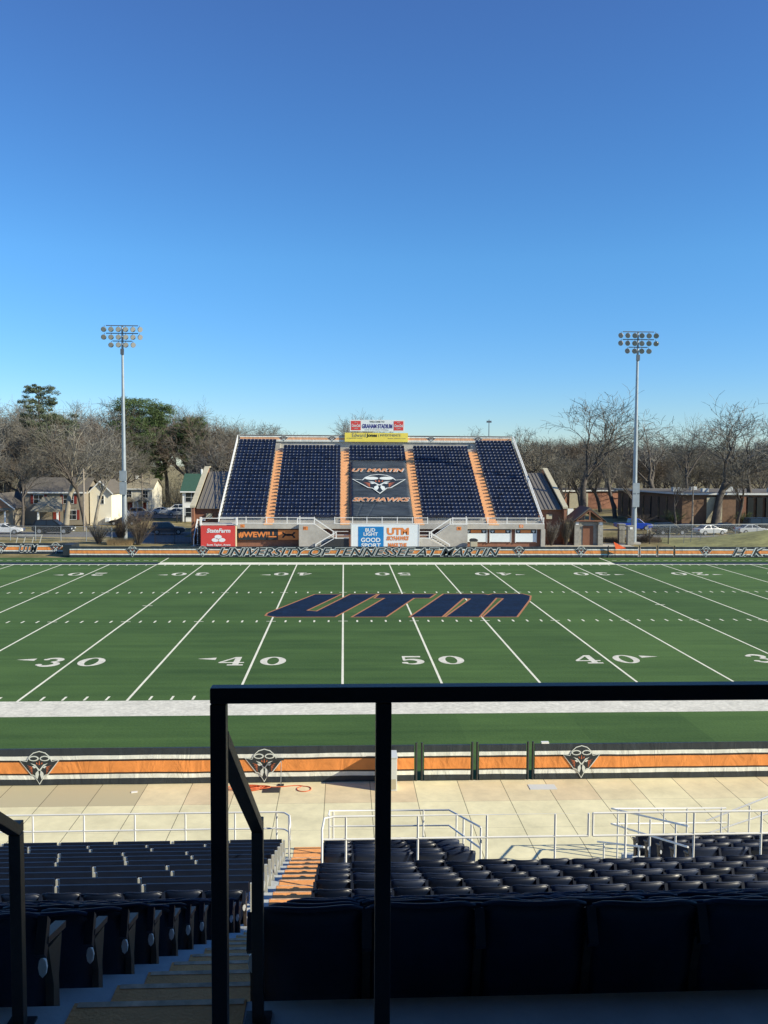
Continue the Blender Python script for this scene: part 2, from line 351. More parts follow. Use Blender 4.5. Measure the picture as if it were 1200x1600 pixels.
def plate(name, poly, matl, parent, origin, xdir=(1,0,0), ydir=(0,0,1), depth=.006):
    """flat outline with thickness"""
    X = Vector(xdir).normalized(); Y = Vector(ydir).normalized(); Z = X.cross(Y); O = Vector(origin)
    b = MB(); polys = poly if isinstance(poly[0][0], (list, tuple)) else [poly]
    for p in polys:
        b.prism(p, lambda a, c: O+X*a+Y*c+Z*depth, lambda a, c: O+X*a+Y*c)
    return b.build(name, matl, parent)
def ell(cx, cy, rx, ry, n=20, a0=0, a1=2*math.pi):
    return [(cx+rx*math.cos(a0+(a1-a0)*k/n), cy+ry*math.sin(a0+(a1-a0)*k/n)) for k in range(n)]
def emblem(parent, cx, cz, sw, sh, y, xdir=(1,0,0), ydir=(0,0,1), nrm=(0,-1,0), lab='emblem'):
    """bird-head shield emblem, sw wide and sh tall, centred at cx,cz"""
    O = Vector((cx, y, cz)) if isinstance(y, (int, float)) else Vector(y)
    N = Vector(nrm).normalized()
    def sc(p, k=1.0, dx=0, dy=0): return [((a*k+dx)*sw/2, (c*k+dy)*sh/2) for a, c in p]
    out = [(-1,.48),(-.62,.40),(-.52,.66),(-.30,.90),(0,1),(.30,.90),(.52,.66),(.62,.40),(1,.48),(.42,-.42),(.27,-.46),(0,-1),(-.27,-.46),(-.42,-.42)]; thin = 1 if sh < 3 else .8
    inn = [(-.90,.415),(-.585,.34),(-.455,.63),(-.26,.83),(0,.92),(.26,.83),(.455,.63),(.585,.34),(.90,.415),(.38,-.34),(.23,-.39),(0,-.86),(-.23,-.39),(-.38,-.34)]
    inn2 = [(a+(b_-a)*.35, c+(d_-c)*.35) for (a, c), (b_, d_) in zip(inn, out)]
    e = plate('emblem', sc(out), M['emblem_white'], parent, O+N*.004, xdir, ydir, .005)
    def layer(nm, polys, mm, k): plate(nm, polys, mm, e, O+N*(.009+.004*k), xdir, ydir, .004)
    layer('emblem_field', [sc(inn2)], M['banner_dark'], 0)
    wh = [sc(ell(-.27,.56,.25,.155)), sc(ell(.27,.56,.25,.155)),
          sc([(-.42,.28),(-.20,.20),(0,-.10),(.20,.20),(.42,.28),(.20,.10),(.05,-.16),(-.05,-.16),(-.20,.10)]),
          sc([(-.06,-.14),(-.19,-.30),(-.20,-.52),(-.10,-.66),(-.03,-.40)]), sc([(.06,-.14),(.03,-.40),(.10,-.66),(.20,-.52),(.19,-.30)]),
          sc([(-.36,.10),(-.26,.13),(-.16,.02),(-.26,-.02)]), sc([(.36,.10),(.26,-.02),(.16,.02),(.26,.13)])]
    layer('emblem_mark', wh, M['emblem_white'], 1)
    layer('goggle_lens', [sc(ell(-.27,.56,.18,.095)), sc(ell(.27,.56,.18,.095))], M['emblem_white' if sh > 3 else 'banner_dark'], 2)
    orr = []
    for s in (-1, 1):
        for k in range(5): orr.append(sc([(s*(.60-.05*k),.16-.115*k),(s*(.33),.05-.085*k),(s*(.36),.0-.085*k)][::s]))
    for dx in (-.11, 0, .11): orr.append(sc([(dx-.035,.18+abs(dx)*.4),(dx+.035,.18+abs(dx)*.4),(dx*1.3,.44-abs(dx)*.8)]))
    layer('feather_mark', orr, M['emblem_orange'], 1)
    return e
# ================================================================ ground and field
def ground():
    b = MB(); ys = [-60,-9.5,55,66,90,130,170,230,300,450,800,2200]; xs = [-2200,-300,-120,-60,0,60,120,300,2200]
    for y in ys:
        for x in xs: b.v.append((x, y, gz(min(y,450))-.03))
    n = len(xs)
    for j in range(len(ys)-1):
        for i in range(n-1): b.f.append((j*n+i, j*n+i+1, (j+1)*n+i+1, (j+1)*n+i))
    tag(b.build('ground', M['ground']), kind='structure')
    # far bank of ground for y<... (flat slabs)
    tag(MB().add([(-70,-9.55,0),(70,-9.55,0),(70,54.95,0),(-70,54.95,0)], [(0,1,2,3)]).build('turf_field', M['turf']), kind='structure')
    tag(MB().add([(-70,-34,0),(70,-34,0),(70,-9.6,0),(-70,-9.6,0)], [(0,1,2,3)]).build('concourse_pavement', M['slabs']), kind='structure')
    b = MB()
    b.add([(-22.5,55.3,.0),(66,55.3,.0),(66,57.6,.0),(-22.5,57.6,.0)], [(0,1,2,3)])
    b.add([(-22.8,57.61,.0),(31,57.61,.0),(31,72,.0),(-22.8,72,.0)], [(0,1,2,3)])
    tag(b.build('far_pavement', M['pave']), kind='structure')
ground()
YD = .9144; W = 48.768
def flat(b, poly, z): b.add([(x, y, z) for x, y in poly], [tuple(range(len(poly)))])
def rect(b, x0, x1, y0, y1, z): flat(b, [(x0,y0),(x1,y0),(x1,y1),(x0,y1)], z)
b = MB()
for k in range(-10, 11):
    x = k*5*YD; y1 = W + (5.9 if abs(k) == 5 else 0)
    rect(b, x-.055, x+.055, 0, W if y1 == W else W+.0, .004)
    if y1 > W: rect(b, x-.06, x+.06, W+1.85, y1, .004)
for k in range(-50, 51):
    x = k*YD
    if k % 5:
        rect(b, x-.05, x+.05, .1, .7, .004); rect(b, x-.05, x+.05, W-.7, W-.1, .004)
        for yc in (18.288, W-18.288): rect(b, x-.055, x+.055, yc-.3, yc+.3, .004)
    else:
        for yc in (18.288, W-18.288):
            rect(b, x-.3, x-.06, yc-.05, yc+.05, .0044); rect(b, x+.06, x+.3, yc-.05, yc+.05, .0044)
for x in (-20*YD, 20*YD):
    rect(b, x-.35, x-.06, W/2-.06, W/2+.06, .0044); rect(b, x+.06, x+.35, W/2-.06, W/2+.06, .0044)
tag(b.build('yard_lines', M['white_line']), kind='structure')
b = MB(); rect(b, -60, 60, -2.25, 0, .004); tag(b.build('sideline_band', M['white_worn']), kind='structure')
b = MB(); X25 = 25*YD; rect(b, -X25, X25, W, W+1.83, .004); tag(b.build('far_sideline_band', M['white_line']), kind='structure')
b = MB(); rect(b, -60, -X25-.01, W+.35, W+1.9, .004); rect(b, X25+.01, 60, W+.35, W+1.9, .004); tag(b.build('navy_bench_band', M['navy_line']), kind='structure')
b = MB(); rect(b, -60, -X25-.01, W, W+.34, .004); rect(b, X25+.01, 60, W, W+.34, .004)
for k in range(26, 60):
    for s in (-1, 1): rect(b, s*k*YD*1.0-.25, s*k*YD+.25, W+3.6, W+3.75, .004)
tag(b.build('bench_area_lines', M['white_line']), kind='structure')
# numerals with slabs
def stroke(pts, ws):
    pts = [Vector(p) for p in pts]; L = []; R = []
    for i, p in enumerate(pts):
        d = (pts[min(i+1,len(pts)-1)]-pts[max(i-1,0)]).normalized(); n = Vector((-d.y, d.x))
        L.append(p+n*ws[i]/2); R.append(p-n*ws[i]/2)
    return [[tuple(L[i]), tuple(L[i+1]), tuple(R[i+1]), tuple(R[i])] for i in range(len(pts)-1)]
def arc(cx, cy, rx, ry, a0, a1, n=12): return [(cx+rx*math.cos(math.radians(a0+(a1-a0)*k/n)), cy+ry*math.sin(math.radians(a0+(a1-a0)*k/n))) for k in range(n+1)]
def digit(c):     # inside a 1.25 x 1.83 box centred at 0, as separate small quads
    P = []
    if c == '0':
        n = 24
        for k in range(n):
            a, b_ = 2*math.pi*k/n, 2*math.pi*(k+1)/n
            P.append([(.66*math.cos(a), .93*math.sin(a)), (.66*math.cos(b_), .93*math.sin(b_)), (.30*math.cos(b_), .78*math.sin(b_)), (.30*math.cos(a), .78*math.sin(a))])
    if c == '4':
        P.append([(.05,.93),(.36,.93),(.36,-.72),(.05,-.72)]); P.append([(.05,.93),(.05,.66),(-.50,-.22),(-.68,-.22)])
        P.append([(-.68,-.22),(.05,-.22),(.05,-.40),(-.68,-.40)]); P.append([(.36,-.22),(.60,-.22),(.60,-.40),(.36,-.40)]); P.append([(-.20,-.72),(.60,-.72),(.60,-.93),(-.20,-.93)])
    if c == '5':
        P.append([(-.46,.93),(.50,.93),(.50,.66),(-.46,.66)]); P.append([(-.46,.66),(-.32,.66),(-.32,.02),(-.46,.02)])
        a = arc(-.02,-.33,.46,.50,150,-150,16); P += stroke(a, [.12+.26*math.sin(math.pi*min(1,k/16*1.15)) for k in range(17)]); P.append(ell(-.38,-.56,.17,.17,10))
    if c == '3':
        a = arc(-.02,.44,.40,.39,160,-80,12); P += stroke(a, [.12+.22*math.sin(math.pi*k/12) for k in range(13)])
        a = arc(-.02,-.42,.44,.43,85,-160,14); P += stroke(a, [.12+.26*math.sin(math.pi*k/14) for k in range(15)])
        P.append(ell(-.36,.56,.16,.15,10)); P.append(ell(-.40,-.56,.17,.16,10))
    if c == '2':
        a = arc(-.02,.42,.42,.42,165,-30,12) + [(.10,-.10),(-.40,-.62)]; P += stroke(a, [.12+.24*math.sin(math.pi*k/12)**.7 if k < 12 else .24 for k in range(13)]+[.22,.14])
        P.append([(-.52,-.62),(.50,-.62),(.50,-.93),(-.52,-.93)]); P.append([(.36,-.62),(.50,-.62),(.50,-.40),(.44,-.40)]); P.append(ell(-.36,.52,.16,.15,10))
    return P
b = MB()
for k in range(-40, 41, 10):
    num = 50-abs(k); x = k*YD; T, U = str(num)[0], '0'
    for far in (0, 1):
        yc = 7.25 if not far else W-7.25+.05
        s = -1 if far else 1
        for c, dx in ((T, -1.02), (U, 1.02)):
            zc = 0
            for poly in digit(c):
                q = [(x+s*(dx+a), yc+s*c_) for a, c_ in poly]
                if s*1 and len(q) > 2: flat(b, q, .0048+zc); zc += 2e-5
        if k:
            sg = 1 if k > 0 else -1
            ax = x+sg*1.95
            flat(b, [(ax, yc+.55*s-.25), (ax+sg*.95, yc+.55*s), (ax, yc+.55*s+.25)][::sg], .0048)
tag(b.build('field_numerals', M['white_worn']), kind='structure')
# midfield letters
LU = [(-6.73,29.5),(-4.75,29.5),(-7.05,22.3),(-6.35,22.0),(-4.0,29.55),(-1.95,29.6),(-5.1,19.8),(-8.95,19.8),(-9.65,20.35),(-9.6,21.3)]
LT = [(-1.75,29.6),(2.55,29.6),(1.9,27.6),(.72,27.6),(-1.75,19.75),(-3.95,19.75),(-1.45,27.6),(-2.2,27.6)]
LM = [(3.2,29.6),(6.35,29.5),(6.6,29.1),(7.0,29.6),(9.35,29.55),(9.75,28.6),(9.3,26.75),(6.9,19.6),(4.65,19.6),(7.45,27.3),(6.95,27.6),(4.4,19.62),(2.2,19.7),(4.95,27.2),(4.45,27.5),(1.95,19.7),(-.16,19.7)]
def inset(poly, d):
    n = len(poly); out = []
    A = sum(poly[i][0]*poly[(i+1)%n][1]-poly[(i+1)%n][0]*poly[i][1] for i in range(n)); s = 1 if A > 0 else -1
    for i in range(n):
        p0, p1, p2 = Vector(poly[i-1]), Vector(poly[i]), Vector(poly[(i+1)%n])
        d1 = (p1-p0).normalized(); d2 = (p2-p1).normalized(); n1 = Vector((-d1.y, d1.x))*s; n2 = Vector((-d2.y, d2.x))*s
        k = n1+n2; den = max(.35, 1+n1.dot(n2)); out.append(tuple(p1+k*d/den))
    return out
b = MB(); c = MB()
for L in (LU, LT, LM): flat(b, inset(L, -.11), .0052); flat(c, inset(L, .03), .0072)
tag(b.build('midfield_logo_border', M['orange_line']), kind='structure'); tag(c.build('midfield_logo', M['navy_line']), kind='structure')
# ================================================================ banner walls
def wall_banner(name, label, x0, x1, y, h, matl, posts=()):
    t = thing(name, label, 'banner wall', (x0, y, 0))
    b = MB(); n = max(2, int((x1-x0)/.25)); rr = random.Random(int(x0*10))
    ph = [rr.uniform(0, 6) for _ in range(4)]
    for i in range(n+1):
        x = (x1-x0)*i/n
        wv = .010*math.sin(x*1.7+ph[0])+.006*math.sin(x*4.1+ph[1])
        for k, z in enumerate((.02, h*.33, h*.66, h+.012*math.sin(x*.8+ph[2])-.004)):
            b.v.append((x, wv*(.4+.6*math.sin(k+ph[3])) - .02, z))
        for k in (3, 0): b.v.append((x, .06, (.02, 0, 0, h-.01)[k]))
    for i in range(n):
        q = i*6
        for k in range(5): b.f.append((q+k, q+6+k, q+7+k, q+k+1))
    b.f += [(0,1,2,3,4,5), tuple(n*6+k for k in range(5,-1,-1))]
    b.build('banner', matl, t, smooth=False)
    return t
nb = wall_banner('padded_fence_wall', 'long navy banner wall with orange and white stripes beside the near concourse', -30, -2.27, -9.62, 1.17, M['banner_near'])
for x in (-14.03+13.95-13.95, -7.03): emblem(nb, x+30, .57, 1.26, 1.08, -.035)
emblem(nb, -21+30, .57, 1.26, 1.08, -.035)
gates = []
for i, (x0, x1, od) in enumerate(((-1.95,-.46,'wider gate panel nearest the white utility cabinet'), (-.18,1.34,'gate panel beside the steel ground plate'))):
    g = wall_banner('banner_gate', 'striped banner %s in the near wall' % od, x0, x1, -9.62, 1.17, M['banner_near']); gates.append(g); tag(g, cat='gate')
nb2 = wall_banner('padded_fence_wall', 'striped banner wall past the gates with wrinkled navy top edge', 1.62, 30, -9.62, 1.17, M['banner_near'])
for x in (3.13, 9.95, 17): emblem(nb2, x-1.62, .58, 1.24, 1.08, -.035)
for k, x in enumerate((-2.2, -2.02, -.40, -.24, 1.40, 1.56)):
    o = MB().tube([(0,0,0),(0,0,1.24)], .035, 8).build('gate_post', M['dark_metal'])
    o.location = (x, -9.6, 0); nm = ['first','second','third','fourth','fifth','sixth'][k]
    tag(o, 'black steel gate post, %s from the white utility cabinet' % nm, 'post', 'gate posts in the near banner wall')
# far walls
fb = wall_banner('padded_fence_wall', 'striped banner wall reading UNIVERSITY OF TENNESSEE AT MARTIN below the far grandstand', -33.2, 23.9, 55.12, 1.18, M['banner_far'])
for x in (-26.7, -19.37, 14.25, 20.98): emblem(fb, x+33.2, .64, 1.5, 1.22, -.035)
def letters(parent, txt, x0, w, z0, h, y=-.045, shear=.35, bw=.05, bi=.012, px=0):
    text_obj('letter_outline', txt, w+.12, h+.10, M['emblem_white'], parent, (x0-px-.06, y, z0-.05), bold=bw, shear=shear)
    text_obj('lettering', txt, w, h, M['banner_dark'], parent, (x0-px, y-.012, z0), bold=bi, shear=shear)
letters(fb, 'UNIVERSITY OF TENNESSEE AT MARTIN', -17.6, 29.8, .17, .86, px=-33.2)
def gate_far(x0, x1, lab):
    g = wall_banner('banner_gate', lab, x0, x1, 55.12, 1.18, M['banner_far']); tag(g, cat='gate'); return g
gate_far(24.0, 27.2, 'far banner gate panel under the small orange flag'); gate_far(27.5, 29.2, 'short far banner gate panel in front of the floodlight pole'); gate_far(29.45, 31.1, 'short far banner gate panel beside the grass berm wall')
for k, x in enumerate((23.95, 27.35, 29.32, 31.2)):
    o = MB().tube([(0,0,0),(0,0,1.3)], .06, 6).build('gate_post', M['dark_metal']); o.location = (x, 55.1, 0)
    tag(o, 'dark post %s the far banner gates' % ['at the flag end of','between flag and short panels of','between the two short panels of','at the berm end of'][k], 'post', 'posts of the far gates')
fb2 = wall_banner('padded_fence_wall', 'far striped banner wall with the letters H K before the grass berm', 31.3, 60, 55.12, 1.18, M['banner_far'])
emblem(fb2, 34.66-31.3, .64, 1.5, 1.22, -.035)
letters(fb2, 'H. K.', 37.6, 3.6, .17, .86, px=31.3)
fb3 = wall_banner('padded_fence_wall', 'set back striped banner wall with UTM letters on dry grass', -60, -34.2, 58.7, 1.18, M['banner_far'])
for x in (-41.6, -35.8): emblem(fb3, x+60, .64, 1.5, 1.22, -.035)
letters(fb3, 'UTM', -39.65, 1.95, .17, .86, px=-60)
b = MB(); b.box(-34.15,-33.25,55.9,58.6,0,1.25); tag(b.build('padded_wall_return', M['banner_dark']), 'dark padded return joining the two far banner walls', 'banner wall')
# ================================================================ near grandstand
def yn(k): return -15.5-.8*(k-1)
XL, XR = -24, 24; AX0, AX1 = -5.97, -5.0
prof = []   # (y_front, y_back, z)
for k in range(1, 13): prof.append((yn(k), yn(k+1) if k < 12 else -25.1, .28*k))
for j in range(9, -1, -1): prof.append((-31.93+.77*j if j < 9 else -25.1, -32.7+.77*j, 7.2-.39*j))
prof.append((-32.7, -34.0, 7.59))
ns = thing('near_grandstand', 'near concrete seating terrace with orange stairs running down to the concourse', 'grandstand', (0,-25,0))
def off(b):
    b.v = [(x, y+25, z) for x, y, z in b.v]; return b
b = MB()
def step_section(b, x0, x1, rows):
    pts = [(rows[0][0], 0)]
    for (y0, y1, z) in rows: pts += [(y0, z), (y1, z)]
    pts.append((rows[-1][1], 0))
    n = len(pts); P = [(x0, y, z) for y, z in pts]+[(x1, y, z) for y, z in pts]
    b.add(P, [tuple(range(n))[::-1], tuple(range(n, 2*n))]+[(i, i+1, i+1+n, i+n) for i in range(n-1)])
step_section(b, XL, -1.72, prof[:5]); step_section(b, 2.55, XR, prof[:5]); step_section(b, XL, XR, [(prof[5][0]-.003, prof[5][1], prof[5][2])]+prof[6:])
off(b).build('terrace', M['terrace'], ns)
b = MB(); b.box(XL, XR+20, -37.2, -34.0, 7.9, 8.28); off(b).build('landing', M['terrace'], ns)
b = MB(); b.box(AX0, AX1, -34.003, -33.7, 7.6, 7.94); off(b).build('landing_step', M['terrace'], ns)
b = MB()   # orange paint on treads and risers
for i, (y0, y1, z) in enumerate(prof):
    b.box(-5.82, AX1, y1+.002, y0+.004, z+.001, z+.006)
    nz = prof[i-1][2] if i else 0
    b.box(-5.82, AX1, y0+.0045, y0+.009, nz+.008, z+.006)
b.box(-5.82, AX1, -15.49, -14.3, .001, .006)
n_paint = len(b.f)
for i, (y0, y1, z) in enumerate(prof): b.box(-5.80, AX1-.01, y0-.030, y0+.0115, z+.0065, z+.009)
sp = off(b).build('stair_paint', [M['orange_paint'], mat('worn_nosing', (.62,.40,.24), .8, .4, 9)], ns)
for p_ in sp.data.polygons: p_.material_index = 1 if p_.index >= n_paint else 0
b = MB()
for k in range(6): b.box(1.62, 2.54, -19.5, -16.95-.42*k, .28*k+.001, .28*(k+1))
off(b).build('side_stair', M['terrace'], ns)
# press box, out of view; its roof overhang is added to shade the upper rows
pb = thing('press_box', 'tall brick press box building behind the top landing of the near stand', 'building', (0,-41,0))
pb_b = MB(); pb_b.box(-30, 60, -4, 3.75, 0, 13.19); pb_b.build('wall', M['pressbox_wall'], pb)
MB().box(-30.5, 60.5, -4.5, 9.5, 13.2, 13.7).build('roof', M['pressbox_wall'], pb)  # unseen overhang reaching forward to block sun and sky light
for k in range(18):
    MB().box(-28+4.8*k, -24.6+4.8*k, 3.76, 3.80, 9.6, 11.6).build('window', M['glass_dark'], pb)
# ---------------------------------------------------------------- stadium seats
def seat_meshes():
    wd = .50; n = 8
    b = MB()                       # backrest: curved shell
    def shell(t):
        g = []
        for j in range(7):
            v = j/6
            for i in range(n+1):
                u = -1+2*i/n
                x = u*wd/2*(.97+.03*v)
                zt = .81 - .035*abs(u)**6*1.0 if j == 6 else .22+.59*v
                y = .055*u*u - .12*v
                if j >= 5: zt -= .02*abs(u)**8
                g.append((x, y-t, zt))
        return g
    A, B = shell(0), shell(.028); b.v = A+B; m_ = n+1; N = len(A)
    for j in range(6):
        for i in range(n):
            q = j*m_+i; b.f.append((q, q+1, q+m_+1, q+m_)); b.f.append((N+q, N+q+m_, N+q+m_+1, N+q+1))
    for i in range(n): b.f.append((i, N+i, N+i+1, i+1)); q = 6*m_+i; b.f.append((q, q+1, N+q+1, N+q))
    for j in range(6): q = j*m_; b.f.append((q, q+m_, N+q+m_, N+q)); q += n; b.f.append((q, N+q, N+q+m_, q+m_))
    # rolled top lip
    lip = [(-wd/2*.95, -.075, .845)]; lip = [(u*wd/2*.95, .055*u*u-.135, .807-.03*abs(u)**6) for u in [k/6-1 for k in range(13)]]
    b.tube(lip, .016, 5)
    back = b.mesh('backrest', M['seat_navy'], True)
    b = MB()                       # tipped-up seat pan
    for z0, y0 in ((0,0),):
        b.obox((0,.06,.51), (wd/2*.90,0,0), (0,-.03,.20), (0,.022,.003)); b.obox((0,.10,.33), (wd/2*.84,0,0), (0,.03,.0), (0,0,.03))
    pan = b.mesh('seat_pan', M['seat_navy'])
    b = MB(); b.prism([(-.09,0),(.09,0),(.045,.10),(.035,.40),(.09,.59),(-.11,.62),(-.045,.40),(-.05,.10)], lambda a, c: (-.02, a+.03, c), lambda a, c: (.02, a+.03, c))
    stand = b.mesh('standard', M['standard_grey'])
    b = MB(); b.obox((0,.03,.64), (.028,0,0), (0,.13,-.03), (0,.004,.016)); b.obox((0,-.105,.69), (.024,0,0), (0,.02,-.02),(0,.03,.08))
    arm = b.mesh('armrest', M['arm_navy'])
    b = MB(); b.prism([(0,-.052),(.015,-.035),(.021,0),(.015,.035),(0,.052),(-.015,.035),(-.021,0),(-.015,-.035)], lambda a, c: (a*1.0, -.112, c+.54), lambda a, c: (a*1.0, -.095, c+.54))
    badge = b.mesh('badge', M['badge'])
    return back, pan, stand, arm, badge
BACK, PAN, STAND, ARM, BADGE = seat_meshes()
ORD = ['first','second','third','fourth','fifth','sixth','seventh','eighth','ninth','tenth','eleventh','twelfth','thirteenth','fourteenth','fifteenth','sixteenth','seventeenth','eighteenth']
NSEAT = 0
def seat(x, y, z, wd, label, group, aisle=0):
    """aisle: -1 the aisle is at the chair's -X side, +1 at its +X side"""
    global NSEAT; NSEAT += 1
    t = thing('stadium_chair', label, 'stadium seat', (x, y, z), 0, group)
    k = (wd-.018)/.50
    for nm, me in (('backrest', BACK), ('seat_pan', PAN)):
        o = bpy.data.objects.new(nm, me); COL.objects.link(o); o.parent = t; o.scale = (k, 1, 1)
        if nm == 'backrest': o.rotation_euler = (rnd.uniform(-.035,.035), rnd.uniform(-.006,.006), rnd.uniform(-.015,.015))
    ends = [-1] + ([1] if aisle == 1 else [])
    for e in ends:
        for nm, me in (('standard', STAND), ('armrest', ARM)):
            o = bpy.data.objects.new(nm, me); COL.objects.link(o); o.parent = t; o.location = (e*wd/2, 0, 0)
            if nm == 'standard' and aisle == e:
                g = bpy.data.objects.new('badge', BADGE); COL.objects.link(g); g.parent = o
    return t
def half(Y, extra=.6):    # visible x range at depth Y
    L = Y-CY; c = CX+.0464*L; h = L*600/F
    return c-h-extra, c+h+extra
for j in range(10):       # shaded upper rows
    y = -32.66+.77*j+.14; z = 7.2-.39*j; lo, hi = half(y+.1, .35); wd = .56
    r = ORD[j]
    n = 0; x = AX1+.02
    while x < hi:
        seat(x+wd/2, y, z, wd, 'navy seat %s right of the orange stairs, %s shaded row below the railing' % (ORD[n], r), 'stadium seats of the upper rows', -1 if n == 0 else 0); x += wd; n += 1
    n = 0; x = AX0-.02
    while x > lo:
        seat(x-wd/2, y, z, wd, 'navy seat %s left of the orange stairs, %s shaded row below the railing' % (ORD[n], r), 'stadium seats of the upper rows', 1 if n == 0 else 0); x -= wd; n += 1
for k in range(12, 5, -1):
    y = yn(k+1)+.05+.10 if k < 12 else -25.1+.15; z = .28*k; lo, hi = half(y); wd = .59
    if k == 6: continue
    n = 0; x = AX1+.02
    while x < hi and n < 18:
        seat(x+wd/2, y, z, wd, 'sunlit navy seat %s from the orange stairs, %s row behind the white cross railing' % (ORD[n], ORD[k-7]), 'stadium seats of the lower rows', -1 if n == 0 else 0); x += wd; n += 1
    if k >= 11:
        n = 0; x = AX0-.02
        while x > lo:
            seat(x-wd/2, y, z, wd, 'sunlit navy seat %s left of the stairs, %s row behind the benches' % (ORD[n], ORD[k-11]), 'stadium seats behind the benches', 1 if n == 0 else 0); x -= wd; n += 1
for k in range(5, 0, -1):
    y = yn(k+1)+.15; z = .28*k; wd = .635; x = AX1+.03
    for n in range(5):
        seat(x+wd/2, y, z, wd, 'navy seat %s from the stairs, %s row of the small block by the concourse' % (ORD[n], ORD[k-1]), 'stadium seats of the small front block', -1 if n == 0 else (0)); x += wd
    lo, hi = half(y); n = 0; x = 2.68
    while x < hi:
        seat(x+wd/2, y, z, wd, 'navy seat %s from the sloping handrails, %s row of the farther front block' % (ORD[n], ORD[k-1]), 'stadium seats beyond the opening', -1 if n == 0 else 0); x += wd; n += 1
print('SEATS', NSEAT)
# ---------------------------------------------------------------- benches left
def bench_meshes():
    L = 1.24
    a = MB().box(-L/2, L/2, -.05, -.015, .50, .80).mesh('backrest', M['bench_navy'])
    s_ = MB().box(-L/2, L/2, .06, .36, .40, .445).mesh('seat', M['bench_blue'])
    f = MB(); f.box(-.028,.028,-.035,.012,0,.77); f.box(-.03,.03,.013,.34,.34,.398)
    return a, s_, f.mesh('bracket', M['aluminium'])
BB, BS, BF = bench_meshes(); L_B = 1.24
for k in range(1, 11):
    y = yn(k+1)+.10; z = .28*k; lo, hi = half(y); pitch_ = 1.335; x = AX0-.03-.63; n = 0
    sh = (.0,.42,.13,.55,.30,.08,.47,.22,.60,.35)[k-1]
    while x > lo-.6 and n < 9:
        t = thing('bleacher_bench', 'navy bleacher bench %s from the stairs, %s row up from the white rail' % (ORD[n], ORD[k-1]), 'bench', (x, y, z), 0, 'benches in the lower rows')
        for nm, me, dx in (('backrest', BB, 0), ('seat', BS, 0), ('bracket', BF, -.667), ('bracket', BF, .667 if n == 0 else None)):
            if dx is None: continue
            o = bpy.data.objects.new(nm, me); COL.objects.link(o); o.parent = t; o.location = (dx, 0, 0)
            if n == 0 and nm in ('backrest', 'seat'): o.scale = (1+sh/L_B, 1, 1); o.location.x = -sh/2
            if n == 0 and nm == 'bracket' and dx < 0: o.location.x -= sh
        x -= pitch_ + (sh if n == 0 else 0); n += 1
# ---------------------------------------------------------------- near guard rail and handrails
g = thing('guard_railing', 'tall dark navy steel guard railing on the top landing edge', 'railing', (-4.93,-34.05,8.28))
MB().box(-.025, 9, -.025, .025, 1.155, 1.205).build('top_rail', M['guard_paint'], g, bevel=.004)
for x in (0, .52, 3.2, 5.9, 8.6):
    MB().box(x-.025, x+.025, -.025, .025, -.1, 1.153).build('post', M['guard_paint'], g, bevel=.003)
h = thing('stair_handrail', 'dark brown steel handrail sloping from the guard railing down the orange stairs', 'handrail', (-4.93,-32.85,7.59))
MB().prism([(-1.17,1.745),(-.02,.965),(.026,.965),(.026,.915),(-.03,.915),(-1.17,1.69)][::1], lambda a, c: (-.026, a, c), lambda a, c: (.026, a, c)).build('top_rail', M['handrail_brown'], h, bevel=.003)
MB().box(-.026, .026, -.026, .026, 0, .912).build('post', M['handrail_brown'], h, bevel=.003)
MB().box(-.06, .06, -.06, .06, .001, .012).build('base_plate', M['handrail_brown'], h)
h2 = copy_tree(h); h2.location = (-6.02,-32.85,7.59); h2['label'] = 'dark steel handrail on the far side of the stairs, partly outside the frame'
# ---------------------------------------------------------------- white rails near the concourse
def pipes(name, label, runs, posts, loc, r=.022, matl='white_paint', group=None):
    t = thing(name, label, 'railing', loc, 0, group); O = Vector(loc)
    for nm, pts in runs:
        MB().tube([Vector(p)-O for p in pts], r, 8).build(nm, M[matl], t, True)
    for a, b_ in posts:
        MB().tube([Vector(a)-O, Vector(b_)-O], r, 8).build('post', M[matl], t, True)
    return t
ylr = -15.36
c_ = [(-16,ylr),(-6.2,ylr),(-6.0,ylr-.05),(-5.86,ylr-.25),(-5.82,ylr-.7)]
pipes('pipe_railing', 'white pipe railing along the concourse in front of the benches',
      [('top_rail', [(x,y,1.40) for x,y in c_]+[(-5.82,ylr-.8,1.3),(-5.82,ylr-.8,.3)]), ('mid_rail', [(x,y,.98) for x,y in c_])],
      [((x,ylr,0.0),(x,ylr,1.39)) for x in (-15.9,-14.7,-13.46,-12.22,-10.97,-9.72,-8.47,-7.24,-6.2)]+[((-5.88,ylr-.22,0.0),(-5.88,ylr-.22,1.38))], (-11,ylr,0))
yc = -20.08
pipes('pipe_railing', 'white pipe cross railing spanning the walkway above the small seat block',
      [('top_rail', [(-4.94,yc-.35,1.97),(-4.94,yc-.3,3.1),(-4.9,yc-.05,3.22),(-4.7,yc,3.23),(.35,yc,3.23)]), ('mid_rail', [(-4.93,yc,2.77),(.35,yc,2.77)]), ('end_post', [(.35,yc,2.77),(.35,yc,3.23)])],
      [((x,yc,1.68),(x,yc,3.22)) for x in (-4.48,-3.06,-1.69,-.32)], (-2.3,yc,1.68))
pipes('pipe_railing', 'white pipe cross railing continuing past the small gap towards the farther block',
      [('top_rail', [(.44,yc,3.23),(9,yc,3.23)]), ('mid_rail', [(.44,yc,2.77),(9,yc,2.77)]), ('end_post', [(.44,yc,2.77),(.44,yc,3.23)])],
      [((x,yc,1.68),(x,yc,3.22)) for x in (1.10,2.49,3.87,5.3,6.7)], (4,yc,1.68))
yf = -15.33; xs_ = -1.79
